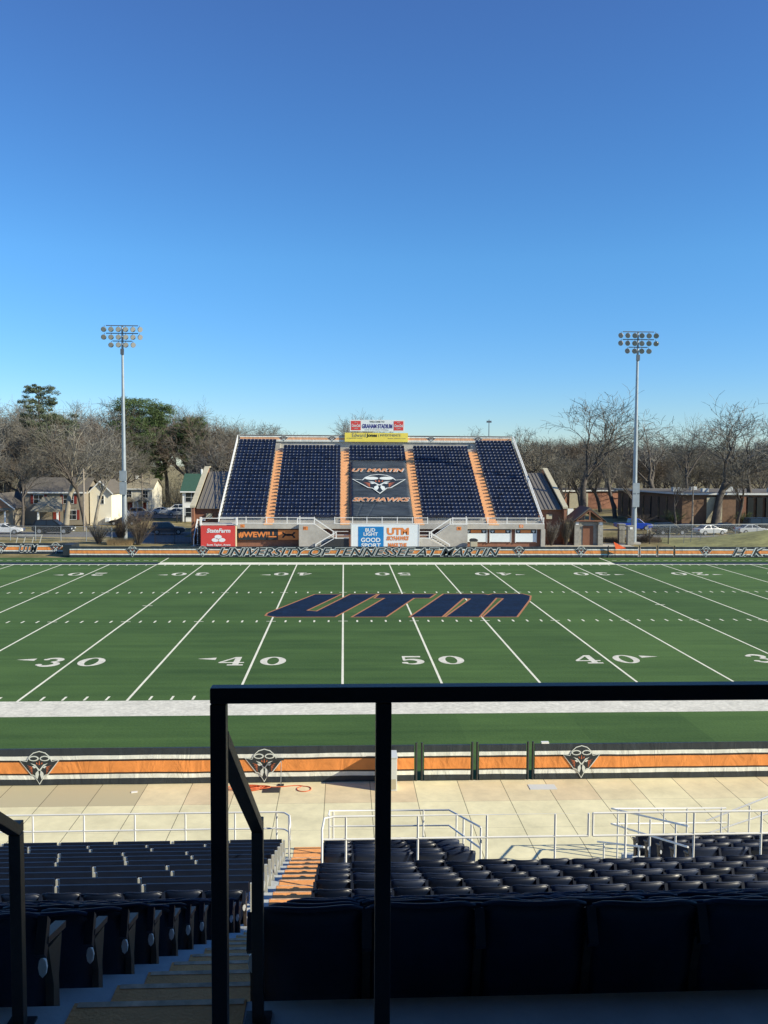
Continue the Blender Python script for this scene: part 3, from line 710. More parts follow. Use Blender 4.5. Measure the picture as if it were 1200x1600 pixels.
pipes('pipe_railing', 'white pipe railing around the front and open side of the small seat block',
      [('top_rail', [(-4.9,yf-.3,1.40),(-4.88,yf,1.40),(xs_-.06,yf,1.38),(xs_,yc+.1,2.93)]), ('mid_rail', [(-4.88,yf,1.0),(xs_-.06,yf,.98),(xs_,yc+.1,2.5)])],
      [((x,yf,0),(x,yf,1.39)) for x in (-4.88,-4.78,-3.55,-2.5)]+[((xs_,yf-1.0,.3),(xs_,yf-1.0,1.70)),((xs_,yf-2.2,.6),(xs_,yf-2.2,2.09)),((xs_,yf-3.4,1.1),(xs_,yf-3.4,2.47)),((xs_,yc+.1,1.6),(xs_,yc+.1,2.93))], (-3.4,yf,0))
pipes('pipe_railing', 'white pipe railing before the farther front block with a sloping side run',
      [('top_rail', [(5.32,yf,1.33),(2.33,yf,1.36),(2.62,-19.5,2.68)]), ('mid_rail', [(5.34,yf,.95),(2.33,yf,.96),(2.62,-19.5,2.24)])],
      [((x,yf,0),(x,yf,1.35)) for x in (2.5,3.05,3.7,4.3,5.2)]+[((2.42,yf-.9,0.3),(2.42,yf-.9,1.62)),((2.5,yf-2.3,.84),(2.5,yf-2.3,2.05)),((2.58,yf-3.6,1.12),(2.58,yf-3.6,2.48))], (3.4,yf,0))
pipes('pipe_railing', 'lower white handrail beside the short grey side stair in the opening',
      [('top_rail', [(1.66,-16.4,.98),(1.66,-19.6,2.30)])], [((1.66,-16.9,0),(1.66,-16.9,1.18)),((1.66,-19.3,1.4),(1.66,-19.3,2.17))], (1.66,-17.5,0))
pipes('pipe_railing', 'pale sloping pipe railing at the farthest aisle of the near stand',
      [('top_rail', [(4.9,-15.1,.9),(6.6,-15.1,1.55),(8.5,-15.1,1.55)]), ('mid_rail', [(4.9,-15.1,.55),(6.6,-15.1,1.1),(8.5,-15.1,1.1)])],
      [((x,-15.1,0),(x,-15.1,h_)) for x, h_ in ((5.5,1.1),(6.05,1.3),(6.6,1.55),(7.8,1.55))], (6.5,-15.1,0))
# ---------------------------------------------------------------- concourse objects
u = thing('utility_cabinet', 'white metal utility cabinet standing at the near banner wall', 'cabinet', (-3.12,-10.15,0))
MB().box(-.25,.25,-.33,.33,.0,1.04).build('body', M['duct'], u, bevel=.01)
MB().box(-.27,.27,-.35,.35,1.042,1.07).build('lid', M['duct'], u)
MB().box(-.22,.22,-.345,-.332,.08,.38).build('lower_front_plate', M['coping'], u)  # duller plate over the lower part of the cabinet front
for i, (x0, y0, x1, y1, nm, lab, mm) in enumerate(((-7.02,-10.48,-6.5,-10.06,'floor_mat','dark square floor mat under the orange cord','dark_metal'), (1.3,-10.5,2.15,-10.08,'access_plate','pale steel access plate set in the concourse slabs','duct'))):
    tag(MB().box(x0,x1,y0,y1,.002,.014).build(nm, M[mm]), lab, 'mat' if i == 0 else 'plate')
pts = []
for k in range(150):
    t_ = k/149; a = t_*34
    pts.append((-7.75+.42*math.cos(a)+.55*t_+.05*math.sin(3*a), -10.15+.17*math.sin(a)+.03*math.cos(2.3*a), .014+.05*abs(math.sin(a*.37))))
for k in range(40):
    t_ = k/39; pts.append((-7.0+1.1*t_, -9.98-.05*math.sin(t_*5), .015))
for k in range(24):
    a = math.pi/2-2*math.pi*k/23*.93; pts.append((-5.75+.22*math.cos(a), -10.22+.22*math.sin(a), .015))
tag(MB().tube(pts, .014, 5).build('extension_cord', M['cord_orange'], smooth=True), 'tangled orange extension cord lying at the foot of the near banner wall', 'cord')
p = thing('cable_stand', 'thin grey stand with a clamp leaning at the near banner emblem', 'stand', (-6.5,-9.86,0))
MB().tube([(0,0,.0),(.02,.02,.84)], .012, 6).build('pole', M['galv'], p); MB().box(-.14,.1,-.02,.05,.80,.86).build('clamp', M['dark_metal'], p); MB().box(-.1,.1,-.08,.08,0.001,.02).build('base_plate', M['dark_metal'], p)
tag(MB().box(-.12,.12,-.06,.06,0,.05).build('cup_tray', M['white_paint']), 'small white tray resting on top of the near banner wall', 'tray').location = (1.95,-9.59,1.176)
tag(MB().obox((0,0,.01),(.09,.02,0),(-.01,.05,0),(0,0,.01)).build('paper_scrap', M['white_paint']), 'crumpled white paper scrap on the stained slabs', 'litter').location = (-10.95,-10.3,0)
# ================================================================ far grandstand
fs = thing('far_grandstand', 'far concrete grandstand with brick base and four orange aisles', 'grandstand', (0,65.5,0))
def offF(b): b.v = [(x, y-65.5, z) for x, y, z in b.v]; return b
def fy(k): return 67.3+.77*(k-1)
def fz(k): return 3.1+.405*(k-1)
b = MB()
def far_sec(x0, x1, nrow, ztop, zb=2.25):
    pts = [(65.5, zb), (65.5, 2.85), (67.3, 2.85)]
    for k in range(1, nrow+1): pts += [(fy(k), fz(k)), (fy(k+1), fz(k))]
    pts += [(fy(nrow+1), ztop), (86.6, ztop), (86.6, zb)]
    n = len(pts); P = [(x0, y, z) for y, z in pts]+[(x1, y, z) for y, z in pts]
    b.add(P, [tuple(range(n)), tuple(range(n, 2*n))[::-1]]+[(i+n, i+1+n, i+1, i) for i in range(n-1)])
far_sec(-19.3, -13.45, 24, fz(25)-.1); far_sec(-13.447, 13.347, 22, fz(23)); far_sec(13.35, 19.4, 24, fz(25)-.1)
offF(b).build('terrace', M['concrete'], fs)
b = MB(); b.box(-21.3,-19.303,65.5,67.3,2.25,2.85); offF(b).build('walkway', M['concrete'], fs)
b = MB(); b.box(-19.3, 19.4, 66.0, 86.5, 0, 2.245); offF(b).build('base_wall', M['brick_wall'], fs)
for x in (-19.5, 19.0): b = MB(); b.box(x, x+.5, 65.48, 65.99, 0, 2.248); offF(b).build('pillar', M['concrete'], fs)
aisles = ((-13.95,-12.9),(-4.97,-3.85),(3.9,5.02),(12.7,13.95))
for (x0, x1) in aisles:
    b = MB()
    for k in range(1, 23):
        b.box(x0, x1, fy(k)+.006, fy(k+1), fz(k)+.001, fz(k)+.008); b.box(x0, x1, fy(k)-.008, fy(k)+.005, (fz(k-1) if k > 1 else 2.85)+.009, fz(k)+.008)
        b.box(x0+.02, x1-.02, fy(k)-.30, fy(k)-.009, (fz(k-1) if k > 1 else 2.85)+.01, (fz(k-1) if k > 1 else 2.85)+.205)
    b.box(x0, x1, 65.52, 66.98, 2.851, 2.858)
    b.box(x0, x1, 65.488, 65.499, 2.7, 2.858)
    offF(b).build('aisle_stair', M['far_orange'], fs)
b = MB(); b.box(-19.3, 19.4, 86.3, 86.55, fz(23)+.01, 13.9); offF(b).build('parapet', M['concrete'], fs)
bk = wall_banner('parapet_banner', 'striped banner along the top parapet of the far grandstand', -19.1, 19.2, 86.1, .9, banner_mat('banner_parapet', [(0,WH),(.10,NV),(.14,WH),(.28,(.72,.38,.20)),(.60,BK),(.63,WH),(.78,NV)], .01))
bk.location.z = 12.93
for x in (-13.0, -6.2, 7.8, 14.5): emblem(bk, x+19.1, .45, 1.5, .85, -.035)
# ---- seats of the far stand as one mass
b = MB(); c = MB(); d = MB()
def far_block(x0, x1, k0, k1, n):
    wd = (x1-x0)/n
    for k in range(k0, k1+1):
        y = fy(k+1)-.06; z = fz(k)
        for i in range(n):
            x = x0+wd*(i+.5); tl = rnd.uniform(-.02,.02); hw = wd*.44
            # curved shell: three panels
            pts = []
            for u_ in (-1,-.4,.4,1):
                for (yy, zz) in ((-.14,.42),(-.04,.86)):
                    pts.append((x+u_*hw, y+yy-.05*u_*u_+tl*zz, z+zz-(.02*abs(u_) if zz > .5 else 0)))
            q = len(b.v); b.v += pts
            for m_ in range(3): b.f.append((q+2*m_, q+2*m_+2, q+2*m_+3, q+2*m_+1))
            q = len(b.v); b.v += [(p_[0], p_[1]+.03, p_[2]) for p_ in pts]
            for m_ in range(3): b.f.append((q+2*m_+1, q+2*m_+3, q+2*m_+2, q+2*m_))
            b.f.append((q-7, q-5, q+3, q+1)); b.f.append((q-5, q-3, q+5, q+3)); b.f.append((q-3, q-1, q+7, q+5))
            # tipped pan
            b.obox((x, y-.22, z+.56+tl), (hw*.94,0,0), (0,-.05,.19), (0,.02,.006))
            # arm, upright, and pale box imitating a sun glint on the metal
            b.box(x-wd/2-.02, x-wd/2+.02, y-.42, y-.08, z+.60, z+.64)
            b.box(x-wd/2-.018, x-wd/2+.018, y-.20, y-.10, z, z+.60)
            if rnd.random() < .9: d.box(x-wd/2-.035, x-wd/2+.035, y-.115, y-.085, z+.70, z+.80)
far_block(-19.1,-13.97,1,24,10); far_block(-12.85,-5.0,1,22,16); far_block(-3.8,3.85,18,22,15); far_block(5.06,12.65,1,22,16); far_block(14.0,19.2,1,24,10)
o = b.build('grandstand_seating', M['far_seat']); tag(o, 'rows of navy folding seats filling the far grandstand', 'seating', kind='stuff')
d.build('fitting_glints', M['seat_fitting'], o)
# ---- tarp
tp = thing('seat_cover_banner', 'dark tarp with UT MARTIN SKYHAWKS and bird emblem over the centre seats', 'banner', (0,67.2,3.70))
y1, z1 = fy(17)+.6, fz(17)+.72; sd = Vector((0, y1-67.2, z1-3.70)); SL = sd.length; sdn = sd.normalized(); nn = Vector((0,-sdn.z,sdn.y))
b = MB(); nx, ny = 60, 60; rr = random.Random(3)
for side in (0, 1):
    for j in range(ny+1):
        for i in range(nx+1):
            x = -3.8+7.7*i/nx; s_ = SL*j/ny
            edge = max(0, (abs(x-.05)-3.35)/.5); zz = .035*math.sin(s_*7.2)+.02*math.sin(x*2+s_*1.1)-.01-.9*edge**2 - (.10*max(0,1-abs(x+2.9-.22*s_)*6) if s_ < 4.5 else 0) - (.08*max(0,1-abs(x+1.6-.30*s_)*6) if s_ < 6 else 0)
            p_ = sdn*s_+nn*(zz*.5-.05 - side*.02); b.v.append((x, p_.y, p_.z))
N1 = (nx+1)*(ny+1)
for j in range(ny):
    for i in range(nx):
        q = j*(nx+1)+i; b.f.append((q, q+1, q+nx+2, q+nx+1)); b.f.append((N1+q, N1+q+nx+1, N1+q+nx+2, N1+q+1))
b.build('tarp', mat('tarp_dark', (.045,.056,.064), .45, .5, 1.4, stretch=(.3,1,1)), tp)
MB().add([(-3.8,.15,-.95),(3.9,.15,-.95),(3.9,.03,-.06),(-3.8,.03,-.06),(-3.8,.17,-.95),(3.9,.17,-.95),(3.9,.05,-.06),(-3.8,.05,-.06)], [(0,1,2,3),(7,6,5,4),(0,3,7,4),(1,5,6,2),(2,6,7,3),(0,4,5,1)]).build('tarp_skirt', M['banner_dark'], tp)
def on_t(x, s_, up_=.05): q = sdn*s_+nn*up_; return (x, q.y, q.z)
text_obj('letter_outline', 'UT MARTIN', 7.0, 1.0, M['tarp_white'], tp, on_t(-3.5, SL*.775-.06), ydir=sdn, bold=.06, shear=.3)
text_obj('lettering', 'UT MARTIN', 6.85, .88, M['tarp_orange'], tp, on_t(-3.48, SL*.775, .07), ydir=sdn, bold=.03, shear=.3)
text_obj('letter_outline', 'SKYHAWKS', 7.2, 1.05, M['tarp_white'], tp, on_t(-3.5, SL*.235-.06), ydir=sdn, bold=.06, shear=.3)
text_obj('lettering', 'SKYHAWKS', 7.05, .93, M['tarp_orange'], tp, on_t(-3.43, SL*.235, .07), ydir=sdn, bold=.03, shear=.3)
emblem(tp, 0, 0, 7.0, 5.3, on_t(0.0, SL*.55, .035), ydir=sdn, nrm=nn)
# ---- rails of the far stand
def rail_side(x, lab):
    t = thing('side_railing', lab, 'railing', (x, 67, 2.85))
    a = Vector((0,-1.5,.75)); b_ = Vector((0,19.3,11.0)); 
    MB().bar((0,0,.80),(0,18.9,10.95),.09,.09).build('top_rail', M['white_paint'], t)
    MB().bar((0,0,.42),(0,18.9,10.56),.07,.07).build('mid_rail', M['white_paint'], t)
    MB().bar((0,0,.12),(0,18.9,10.26),.07,.20).build('toe_board', M['white_paint'], t)
    for k in range(25): 
        y = .2+18.6*k/24; MB().box(-.035,.035,y-.035,y+.035,10.15*y/18.9, 10.15*y/18.9+.80).build('post', M['white_paint'], t)
rail_side(-19.38, 'white stepped railing climbing the house side edge of the far grandstand'); rail_side(19.48, 'white stepped railing climbing the gatehouse side edge of the far grandstand')
fr = thing('front_railing', 'long white railing along the front walkway of the far grandstand', 'railing', (0,65.6,2.85))
for z in (.72, .04): MB().box(-19.3, -8.0, -.03,.03, z-.03, z+.03).build('rail', M['white_paint'], fr)
for z in (.72, .04): MB().box(-5.6, 5.4, -.03,.03, z-.03, z+.03).build('rail', M['white_paint'], fr)
for z in (.72, .04): MB().box(8.3, 19.4, -.03,.03, z-.03, z+.03).build('rail', M['white_paint'], fr)
for x in [-19.2,-16.0,-13.6,-11.2,-9.7,-8.0,-5.6,-3.5,-1.8,.0,1.8,3.6,5.4,8.4,10.0,12.6,14.9,17.2,19.3]:
    MB().box(x-.05,x+.05,-.025,.025,.0,.80 if x not in (-9.7,10.0) else .9).build('post', M['white_paint'], fr)
MB().box(-19.3,19.4,.04,.05,.08,.68).build('mesh_infill', M['chain'], fr)
# ---- stair towers
def tower(s, lab):
    t = thing('stair_tower', lab, 'staircase', (0,65.5,0))
    X = lambda x: s*x if s < 0 else x
    def q(x): return (x if s > 0 else -x)
    xa, xb, xc = 10.0 if s > 0 else 9.74, 7.95, 5.75
    b = MB(); b.prism([(xa,0),(xa,2.845),(xb,2.845),(xc,1.3),(3.9,1.3),(3.9,0)], lambda a, c: (q(a),-1.25,c), lambda a, c: (q(a),-.01,c)); b.build('stair_wall', M['concrete'], t)
    b = MB()
    for k in range(7): b.box(*sorted((q(5.8-.0+.28*k), q(5.8+.28*(k+1)))), -1.24, -1.26+.0, 1.2-.17*k, 1.29-.17*k)
    b.build('step_edge', M['dark_metal'], t)
    b = MB(); b.prism([(7.7,0),(5.3,1.29),(4.0,1.29),(4.0,0)], lambda a, c: (q(a),-2.3,c), lambda a, c: (q(a),-1.26,c)); b.build('lower_flight', M['dark_metal'] if s < 0 else M['concrete'], t)  # darker material on the logo panel side paints in the shade there
    for (y, dz) in ((-1.22,0),(-1.22,-.62)):
        MB().bar((q(7.95),y,3.55+dz),(q(5.75),y,2.05+dz),.05,.12 if dz == 0 else .07).build('rail', M['white_paint'], t)
    for dz in (0,-.6):
        MB().bar((q(5.4),-2.28,2.05+dz),(q(7.75),-2.28,.62+dz*.9),.05,.12 if dz == 0 else .07).build('rail', M['white_paint'], t)
    for z in (2.05, 1.72, 1.32): MB().bar((q(5.75),-2.28 if z < 2 else -1.22,z),(q(4.0),-2.28 if z < 2 else -1.22,z),.05,.06).build('rail', M['white_paint'], t)
    for z in (3.55, 2.9): MB().bar((q(7.95),-1.22,z),(q(9.9),-1.22,z),.05,.07).build('rail', M['white_paint'], t)
    for (x, y, z0, z1_) in ((9.9,-1.22,2.85,3.6),(7.95,-1.22,2.85,3.58),(5.75,-1.22,1.3,2.08),(5.4,-2.28,1.3,2.08),(7.75,-2.28,0,.66)):
        MB().box(*sorted((q(x-.06), q(x+.06))), y-.03, y+.03, z0, z1_).build('post', M['white_paint'], t)
    MB().box(*sorted((q(8.7), q(9.25))), -1.262, -1.252, 2.2, 2.62).build('section_plate', M['sign_orange'], t)
    text_obj('section_letter', 'M' if s < 0 else 'N', .22, .26, M['black'], t, (q(9.2) if s < 0 else 8.87, -1.264, 2.28))
tower(-1, 'grey concrete stair tower with white rails beside the orange striped logo panel'); tower(1, 'grey concrete stair tower with white rails beside the concession windows')
# ---- boards
bd = thing('sponsor_board', 'wide pale board with blue GOOD SPORT panel and orange UTM lettering', 'sign', (-3.71,62.9,0))
MB().box(0,7.9,0,.12,0,2.98).build('panel', M['sign_white'], bd)
MB().box(0,.12,-.03,-.003,0,3.02).build('edge_trim', M['duct'], bd); MB().box(7.8,7.93,-.03,-.003,0,3.02).build('edge_trim', M['duct'], bd)
MB().box(.85,3.78,-.02,-.004,.0,2.72).build('blue_panel', M['blue_sign'], bd)
for txt, x, w_, z, h_ in (('BUD',1.65,1.15,2.12,.42),('LIGHT',1.45,1.65,1.66,.40),('GOOD',1.15,2.25,.92,.52),('SPORT',1.2,2.25,.33,.46)):
    text_obj('lettering', txt, w_, h_, M['sign_white'], bd, (x,-.03,z), bold=.03)
for txt, x, w_, z, h_, sh_ in (('UTM',4.15,2.55,1.75,.84,0),('SKYHAWKS',4.1,2.6,1.12,.5,.25),('MAKE THE',4.3,2.15,.36,.46,0)):
    text_obj('lettering', txt, w_, h_, M['sign_orange'], bd, (x,-.014,z), bold=.05, shear=sh_)
sf = thing('sponsor_board', 'red insurance board with three white ovals at the end of the far stand', 'sign', (-21.2,65.1,0))
MB().box(0,4.0,0,.25,0,2.62).build('panel', M['red_sign'], sf); MB().box(4.003,4.14,.0,.26,0,2.66).build('edge_trim', M['cream_edge'], sf)
text_obj('lettering', 'StateFarm', 2.75, .50, M['sign_white'], sf, (.68,-.014,1.80), bold=.03, shear=.2)
text_obj('lettering', 'Scott Taylor, Agent', 2.75, .30, M['sign_white'], sf, (.68,-.014,.20), bold=.02)
plate('logo_oval', [ell(2.0,1.32,.42,.24), ell(1.66,.95,.42,.23), ell(2.42,.95,.42,.23)], M['sign_white'], sf, (0,-.004,0), depth=.01)
plate('logo_oval_line', [ell(2.04,1.04,.03,.05), ell(2.0,1.06,.28,.02)], M['red_sign'], sf, (0,-.016,0), depth=.004)
for x in (-.12, 4.05):
    MB().box(x,x+.22,-.05,.2,2.67,3.62).build('post', M['white_paint'], sf)
for z in (3.45, 2.75): MB().box(.12,4.03,.06,.12,z,z+.08).build('rail', M['white_paint'], sf)
ww = thing('wall_banner', 'black banner reading #WEWILL with orange double arc logo panel', 'banner', (-17.03,65.46,0))
MB().box(0,4.75,.3,.52,.9,2.12).build('panel', M['banner_dark'], ww); MB().box(4.753,7.25,.3,.52,.92,2.10).build('logo_panel', M['sign_orange'], ww)
text_obj('lettering', '#WEWILL', 4.45, .72, M['sign_orange'], ww, (.12,.288,1.15), bold=.04)
def arc_band(cx, cy, R, w_, a0, a1, n=12):
    out = []
    for k in range(n):
        a, b2 = math.radians(a0+(a1-a0)*k/n), math.radians(a0+(a1-a0)*(k+1)/n); r0, r1 = R-w_/2, R+w_/2
        out.append([(cx+r1*math.cos(a), cy+r1*math.sin(a)*.75), (cx+r1*math.cos(b2), cy+r1*math.sin(b2)*.75), (cx+r0*math.cos(b2), cy+r0*math.sin(b2)*.75), (cx+r0*math.cos(a), cy+r0*math.sin(a)*.75)])
    return out
plate('logo_mark', arc_band(6.0,1.98,.72,.22,195,345)+[[(x, z) for x, z in q_] for q_ in arc_band(6.0,1.02,.72,.22,15,165)], M['black'], ww, (0,.296,0), depth=.006)
for i, x in enumerate((10.05,12.95,16.03)):
    t = thing('concession_window', 'white shuttered concession window with orange header, %s' % ['nearest the stair tower','middle one of three','at the grandstand corner'][i], 'window', (x,65.95,0), 0, 'concession windows under the far stand')
    MB().box(0,2.45,-.10,.04,.68,1.72).build('shutter', M['sign_white'], t); MB().box(0,2.45,-.12,.04,1.723,2.17).build('header', M['banner_dark'], t)
    MB().box(.55,1.8,-.13,-.122,1.78,2.12).build('header_panel', M['banner_orange'], t)
    for xx in (.28,2.12): plate('header_emblem', [[(xx-.2,2.05),(xx+.2,2.05),(xx,1.76)]], M['emblem_white'], t, (0,-.124,0))
    MB().box(-.09,-.003,-.14,.04,.6,2.2).build('frame', M['duct'], t); MB().box(2.453,2.54,-.14,.04,.6,2.2).build('frame', M['duct'], t)
t = thing('wall_sign', 'small pale blue sign between two concession windows', 'sign', (12.5,65.9,1.2)); MB().box(-.3,.1,0,.05,0,.55).build('panel', mat('pale_blue',(.2,.6,.8),.6), t)
for x, z, l_, mm in ((-16.4,2.40,'L','cream_edge'),(16.6,2.42,'O','cream_edge')):
    t = thing('section_sign', 'small orange square sign with letter %s on the far stand fascia' % l_, 'sign', (x,65.49,z))
    MB().box(-.24,.24,-.015,0,-.0,.36).build('panel', M['sign_orange'], t); text_obj('section_letter', l_, .2, .26, M['black'] if l_ == 'L' else M['sign_white'], t, (-.1,-.017,.05), depth=.006)
bn = thing('litter_bin', 'beige litter bin with dark arched lid before the concession windows', 'bin', (10.6,63.5,0)); MB().box(-.4,.4,-.3,.3,0,1.0).build('body', M['coping'], bn, bevel=.04); MB().prism([(-.48,1.01),(.48,1.01),(.42,1.22),(.2,1.3),(-.2,1.3),(-.42,1.22)], lambda a, c: (a,-.34,c), lambda a, c: (a,.34,c)).build('lid', M['dark_metal'], bn)
# ---- top signs
sg = thing('stadium_sign', 'white GRAHAM STADIUM sign with red soda squares on the far parapet', 'sign', (-3.72,86.0,14.45))
MB().box(0,7.72,0,.35,0,1.62).build('panel', M['sign_white'], sg)
for x in (.18, 6.2):
    MB().box(x,x+1.36,-.02,-.003,.16,1.46).build('soda_panel', M['red_sign'], sg); text_obj('soda_script', 'Coca-Cola', 1.2, .42, M['sign_white'], sg, (x+.08,-.026,.62), bold=.02, shear=.4); text_obj('soda_caption', 'CLASSIC', .6, .13, M['sign_white'], sg, (x+.38,-.026,.34)); text_obj('soda_caption', 'DRINK', .4, .1, M['sign_white'], sg, (x+.48,-.026,1.2))
text_obj('lettering', 'GRAHAM STADIUM', 4.3, .62, M['sign_navy'], sg, (1.72,-.014,.42), bold=.035); text_obj('lettering', 'WELCOME TO', 2.1, .24, M['grey_text'], sg, (2.8,-.014,1.24), bold=.02)
text_obj('caption', 'HOME OF SKYHAWK FOOTBALL', 3.4, .12, M['grey_text'], sg, (2.1,-.014,.16))
ys_ = thing('stadium_sign', 'long yellow investments sign below the white stadium sign', 'sign', (-4.42,85.75,12.98))
MB().box(0,8.9,0,.3,0,1.26).build('panel', M['yellow_sign'], ys_)
text_obj('lettering', 'Edward', 1.9, .52, M['grey_text'], ys_, (1.05,-.014,.66)); text_obj('lettering', 'Jones', 1.5, .62, M['black'], ys_, (3.05,-.014,.55), bold=.03); text_obj('lettering', '| INVESTMENTS', 3.1, .40, M['grey_text'], ys_, (4.75,-.014,.68))
text_obj('caption', 'Serving individual investors', 2.2, .16, M['grey_text'], ys_, (.3,-.014,.42)); text_obj('caption', 'Member of Investor Corps', 2.5, .16, M['grey_text'], ys_, (6.1,-.014,.40))
# ---- brick wings with metal roofs
def wing(s, lab):
    t = thing('brick_wing', lab, 'building', (0,70,0))
    xo = 23.0; xi = 19.6
    q = lambda x: s*x
    MB().box(*sorted((q(xi), q(xo-.35))), 0, 11.5, 0, 4.35).build('wall', M['brick_wall'], t)
    b = MB(); b.prism([(-.5,4.4),(10.2,8.75),(10.6,8.75),(10.6,4.36),(-.5,4.36)], lambda a, c: (q(xi),a,c), lambda a, c: (q(xo-.55),a,c)); rf = b.build('roof', M['roof_metal'], t)
    for k in range(6): MB().bar((q(xi+.3+.5*k),-.5,4.45),(q(xi+.3+.5*k),10.2,8.80),.05,.09).build('seam', M['roof_metal'], rf)
    b = MB(); b.prism([(-.9,0),(-.9,4.5),(10.4,9.25),(11.6,9.25),(11.6,0)], lambda a, c: (q(xo-.34),a,c), lambda a, c: (q(xo-.02),a,c)); b.build('gable_wall', M['brick_wall'], t)
    b = MB(); b.prism([(-1.0,4.52),(10.4,9.28),(11.7,9.28),(11.7,9.45),(10.35,9.45),(-1.0,4.75)], lambda a, c: (q(xo-.5),a,c), lambda a, c: (q(xo+.12),a,c)); b.build('coping', M['coping'], t)
    MB().box(*sorted((q(20.6), q(21.3))), -.35, -.003, 3.2, 3.75).build('wall_light', M['coping'], t)
wing(-1, 'brown brick wing with metal roof on the houses side of the far stand'); wing(1, 'brown brick wing with ribbed metal roof on the gatehouse side of the far stand')
ls = thing('side_stair', 'dark steel stair with white handrail beside the red board', 'staircase', (-22.4,65.5,0))
for k in range(10): MB().box(.35,1.15,.9+.28*k,1.2+.28*k,.24*k+.1,.24*k+.16).build('step', M['dark_metal'], ls)
MB().box(.2,1.15,3.7,4.6,2.4,2.5).build('landing', M['dark_metal'], ls)
MB().bar((.15,.9,1.0),(.15,3.6,3.1),.10,.14).build('handrail', M['white_paint'], ls); MB().box(.1,.2,3.55,3.65,0,3.1).build('post', M['white_paint'], ls); MB().box(.1,.2,.85,.95,0,1.0).build('post', M['white_paint'], ls)
MB().box(0.2,1.1,3.5,3.6,2.95,3.1).build('rail', M['white_paint'], ls)
# ================================================================ floodlight poles
def floodlight(x, y, H, lab, yw):
    t = thing('floodlight_pole', lab, 'floodlight', (x,y,0))
    MB().tube([(0,0,.1),(0,0,9),(0,0,18),(0,0,H)], [.36,.27,.19,.12], 12).build('pole', M['galv'], t, True)
    MB().box(-.7,.7,-.7,.7,0,.25).build('base', M['concrete'], t)
    for z, hh in ((7.6,1.3),(5.9,1.6)):
        if x > 0: z -= 1.2
        MB().box(-.42,.42,-.62,-.36,z,z+hh).build('control_box', M['galv'], t)
    MB().box(-.2,.2,-.3,-.05,H-3.6,H-2.9).build('junction_box', M['galv_dark'], t)
    rows = ((H-.05,6,1.96),(H-1.0,6,1.96),(H-1.95,4,1.19))
    for z, n, hw in rows:
        ca = MB().bar((-hw,-.12,z),(hw,-.12,z),.10,.10).build('crossarm', M['galv_dark'], t)
        for i in range(n):
            xx = (-hw+.0) + 2*hw*i/(n-1); xx *= 1.12
            aim = Vector((-x*.02+ (i-n/2)*.18*(1 if yw else 1) , -1, -.42-rnd.uniform(0,.2))).normalized()
            c0 = Vector((xx,-.28,z-.46)); 
            P = [c0-aim*.22, c0-aim*.12, c0+aim*.10, c0+aim*.16]
            fl = MB().tube(P, [.10,.24,.335,.335], 12, cap=True).build('lamp', M['lamp_body'], t, True)
            MB().tube([c0+aim*.161, c0+aim*.175], [.30,.29], 12).build('lens', M['lens'], fl)
            MB().bar((xx*.98,-.14,z),(c0.x,c0.y+.05,c0.z+.1),.05,.05).build('bracket', M['galv_dark'], fl)
M['lens'] = mat('lens', (.30,.31,.30), .12, spec=.8)
floodlight(-32.05, 73.4, 26.9, 'tall galvanised floodlight pole beside the houses with sixteen lamps', 0); floodlight(31.95, 70.6, 26.5, 'tall galvanised floodlight pole beside the gatehouse with sixteen lamps', 1)
# ================================================================ trees
def grow(seed, H, trunk_frac=.28, spread=.55, levels=5, lean=0, r0=None, nmain=4, droop=0, dense=1.0):
    R = random.Random(seed); tr = MB(); tw = MB(); r0 = r0 or H*.018
    def perp(d):
        a = Vector((R.uniform(-1,1), R.uniform(-1,1), R.uniform(-1,1))); a = a-d*a.dot(d); return a.normalized()
    def seg(p, d, L, r, lev):
        n = 3 if lev < 3 else 2; pts = [p]; rs = [r]
        q = p.copy(); dd = d.copy()
        for k in range(n):
            dd = (dd + perp(dd)*.16*(1+.3*lev) + Vector((0,0,.06 if lev < 3 else 0.02))).normalized(); q = q+dd*L/n; pts.append(q.copy()); rs.append(r*(1-.38*(k+1)/n))
        if lev <= 2: tr.tube(pts, rs, 6 if lev < 2 else 4, cap=False)
        elif lev == 3: tw.tube(pts, rs, 3, cap=False)
        else:
            a = perp(dd)
            for i in range(len(pts)-1):
                w_ = max(rs[i], .013); tw.add([pts[i]-a*w_, pts[i]+a*w_, pts[i+1]+a*w_*.6, pts[i+1]-a*w_*.6], [(0,1,2,3)])
        if lev >= levels: return
        nb_ = {0: nmain, 1: 4, 2: 5, 3: int(5*dense), 4: int(5*dense)}.get(lev, 3)
        for k in range(nb_):
            f = 1 if k == 0 and lev < 3 else R.uniform(.35 if lev else .75, 1)
            i = min(int(f*(len(pts)-1)), len(pts)-2); s_ = f*(len(pts)-1)-i; pp = pts[i].lerp(pts[i+1], s_); base = (pts[i+1]-pts[i]).normalized()
            ang = R.uniform(.25,.5) if (k == 0 and lev < 3) else R.uniform(.45,.95)*(spread/.55)
            nd = (base*math.cos(ang)+perp(base)*math.sin(ang)); nd.z += .18 if lev < 3 else .08; nd.z -= droop
            nd.normalize()
            rr_ = rs[min(i+1, len(rs)-1)]*R.uniform(.55,.75)
            seg(pp, nd, L*R.uniform(.58,.82), rr_, lev+1)
    seg(Vector((0,0,-.3)), Vector((lean,0,1)).normalized(), H*trunk_frac, r0, 0)
    mz = max(v[2] for v in tw.v); k = H/mz
    for b_ in (tr, tw): b_.v = [(x*k, y*k, z*k) for x, y, z in b_.v]
    return tr, tw
PROT = []
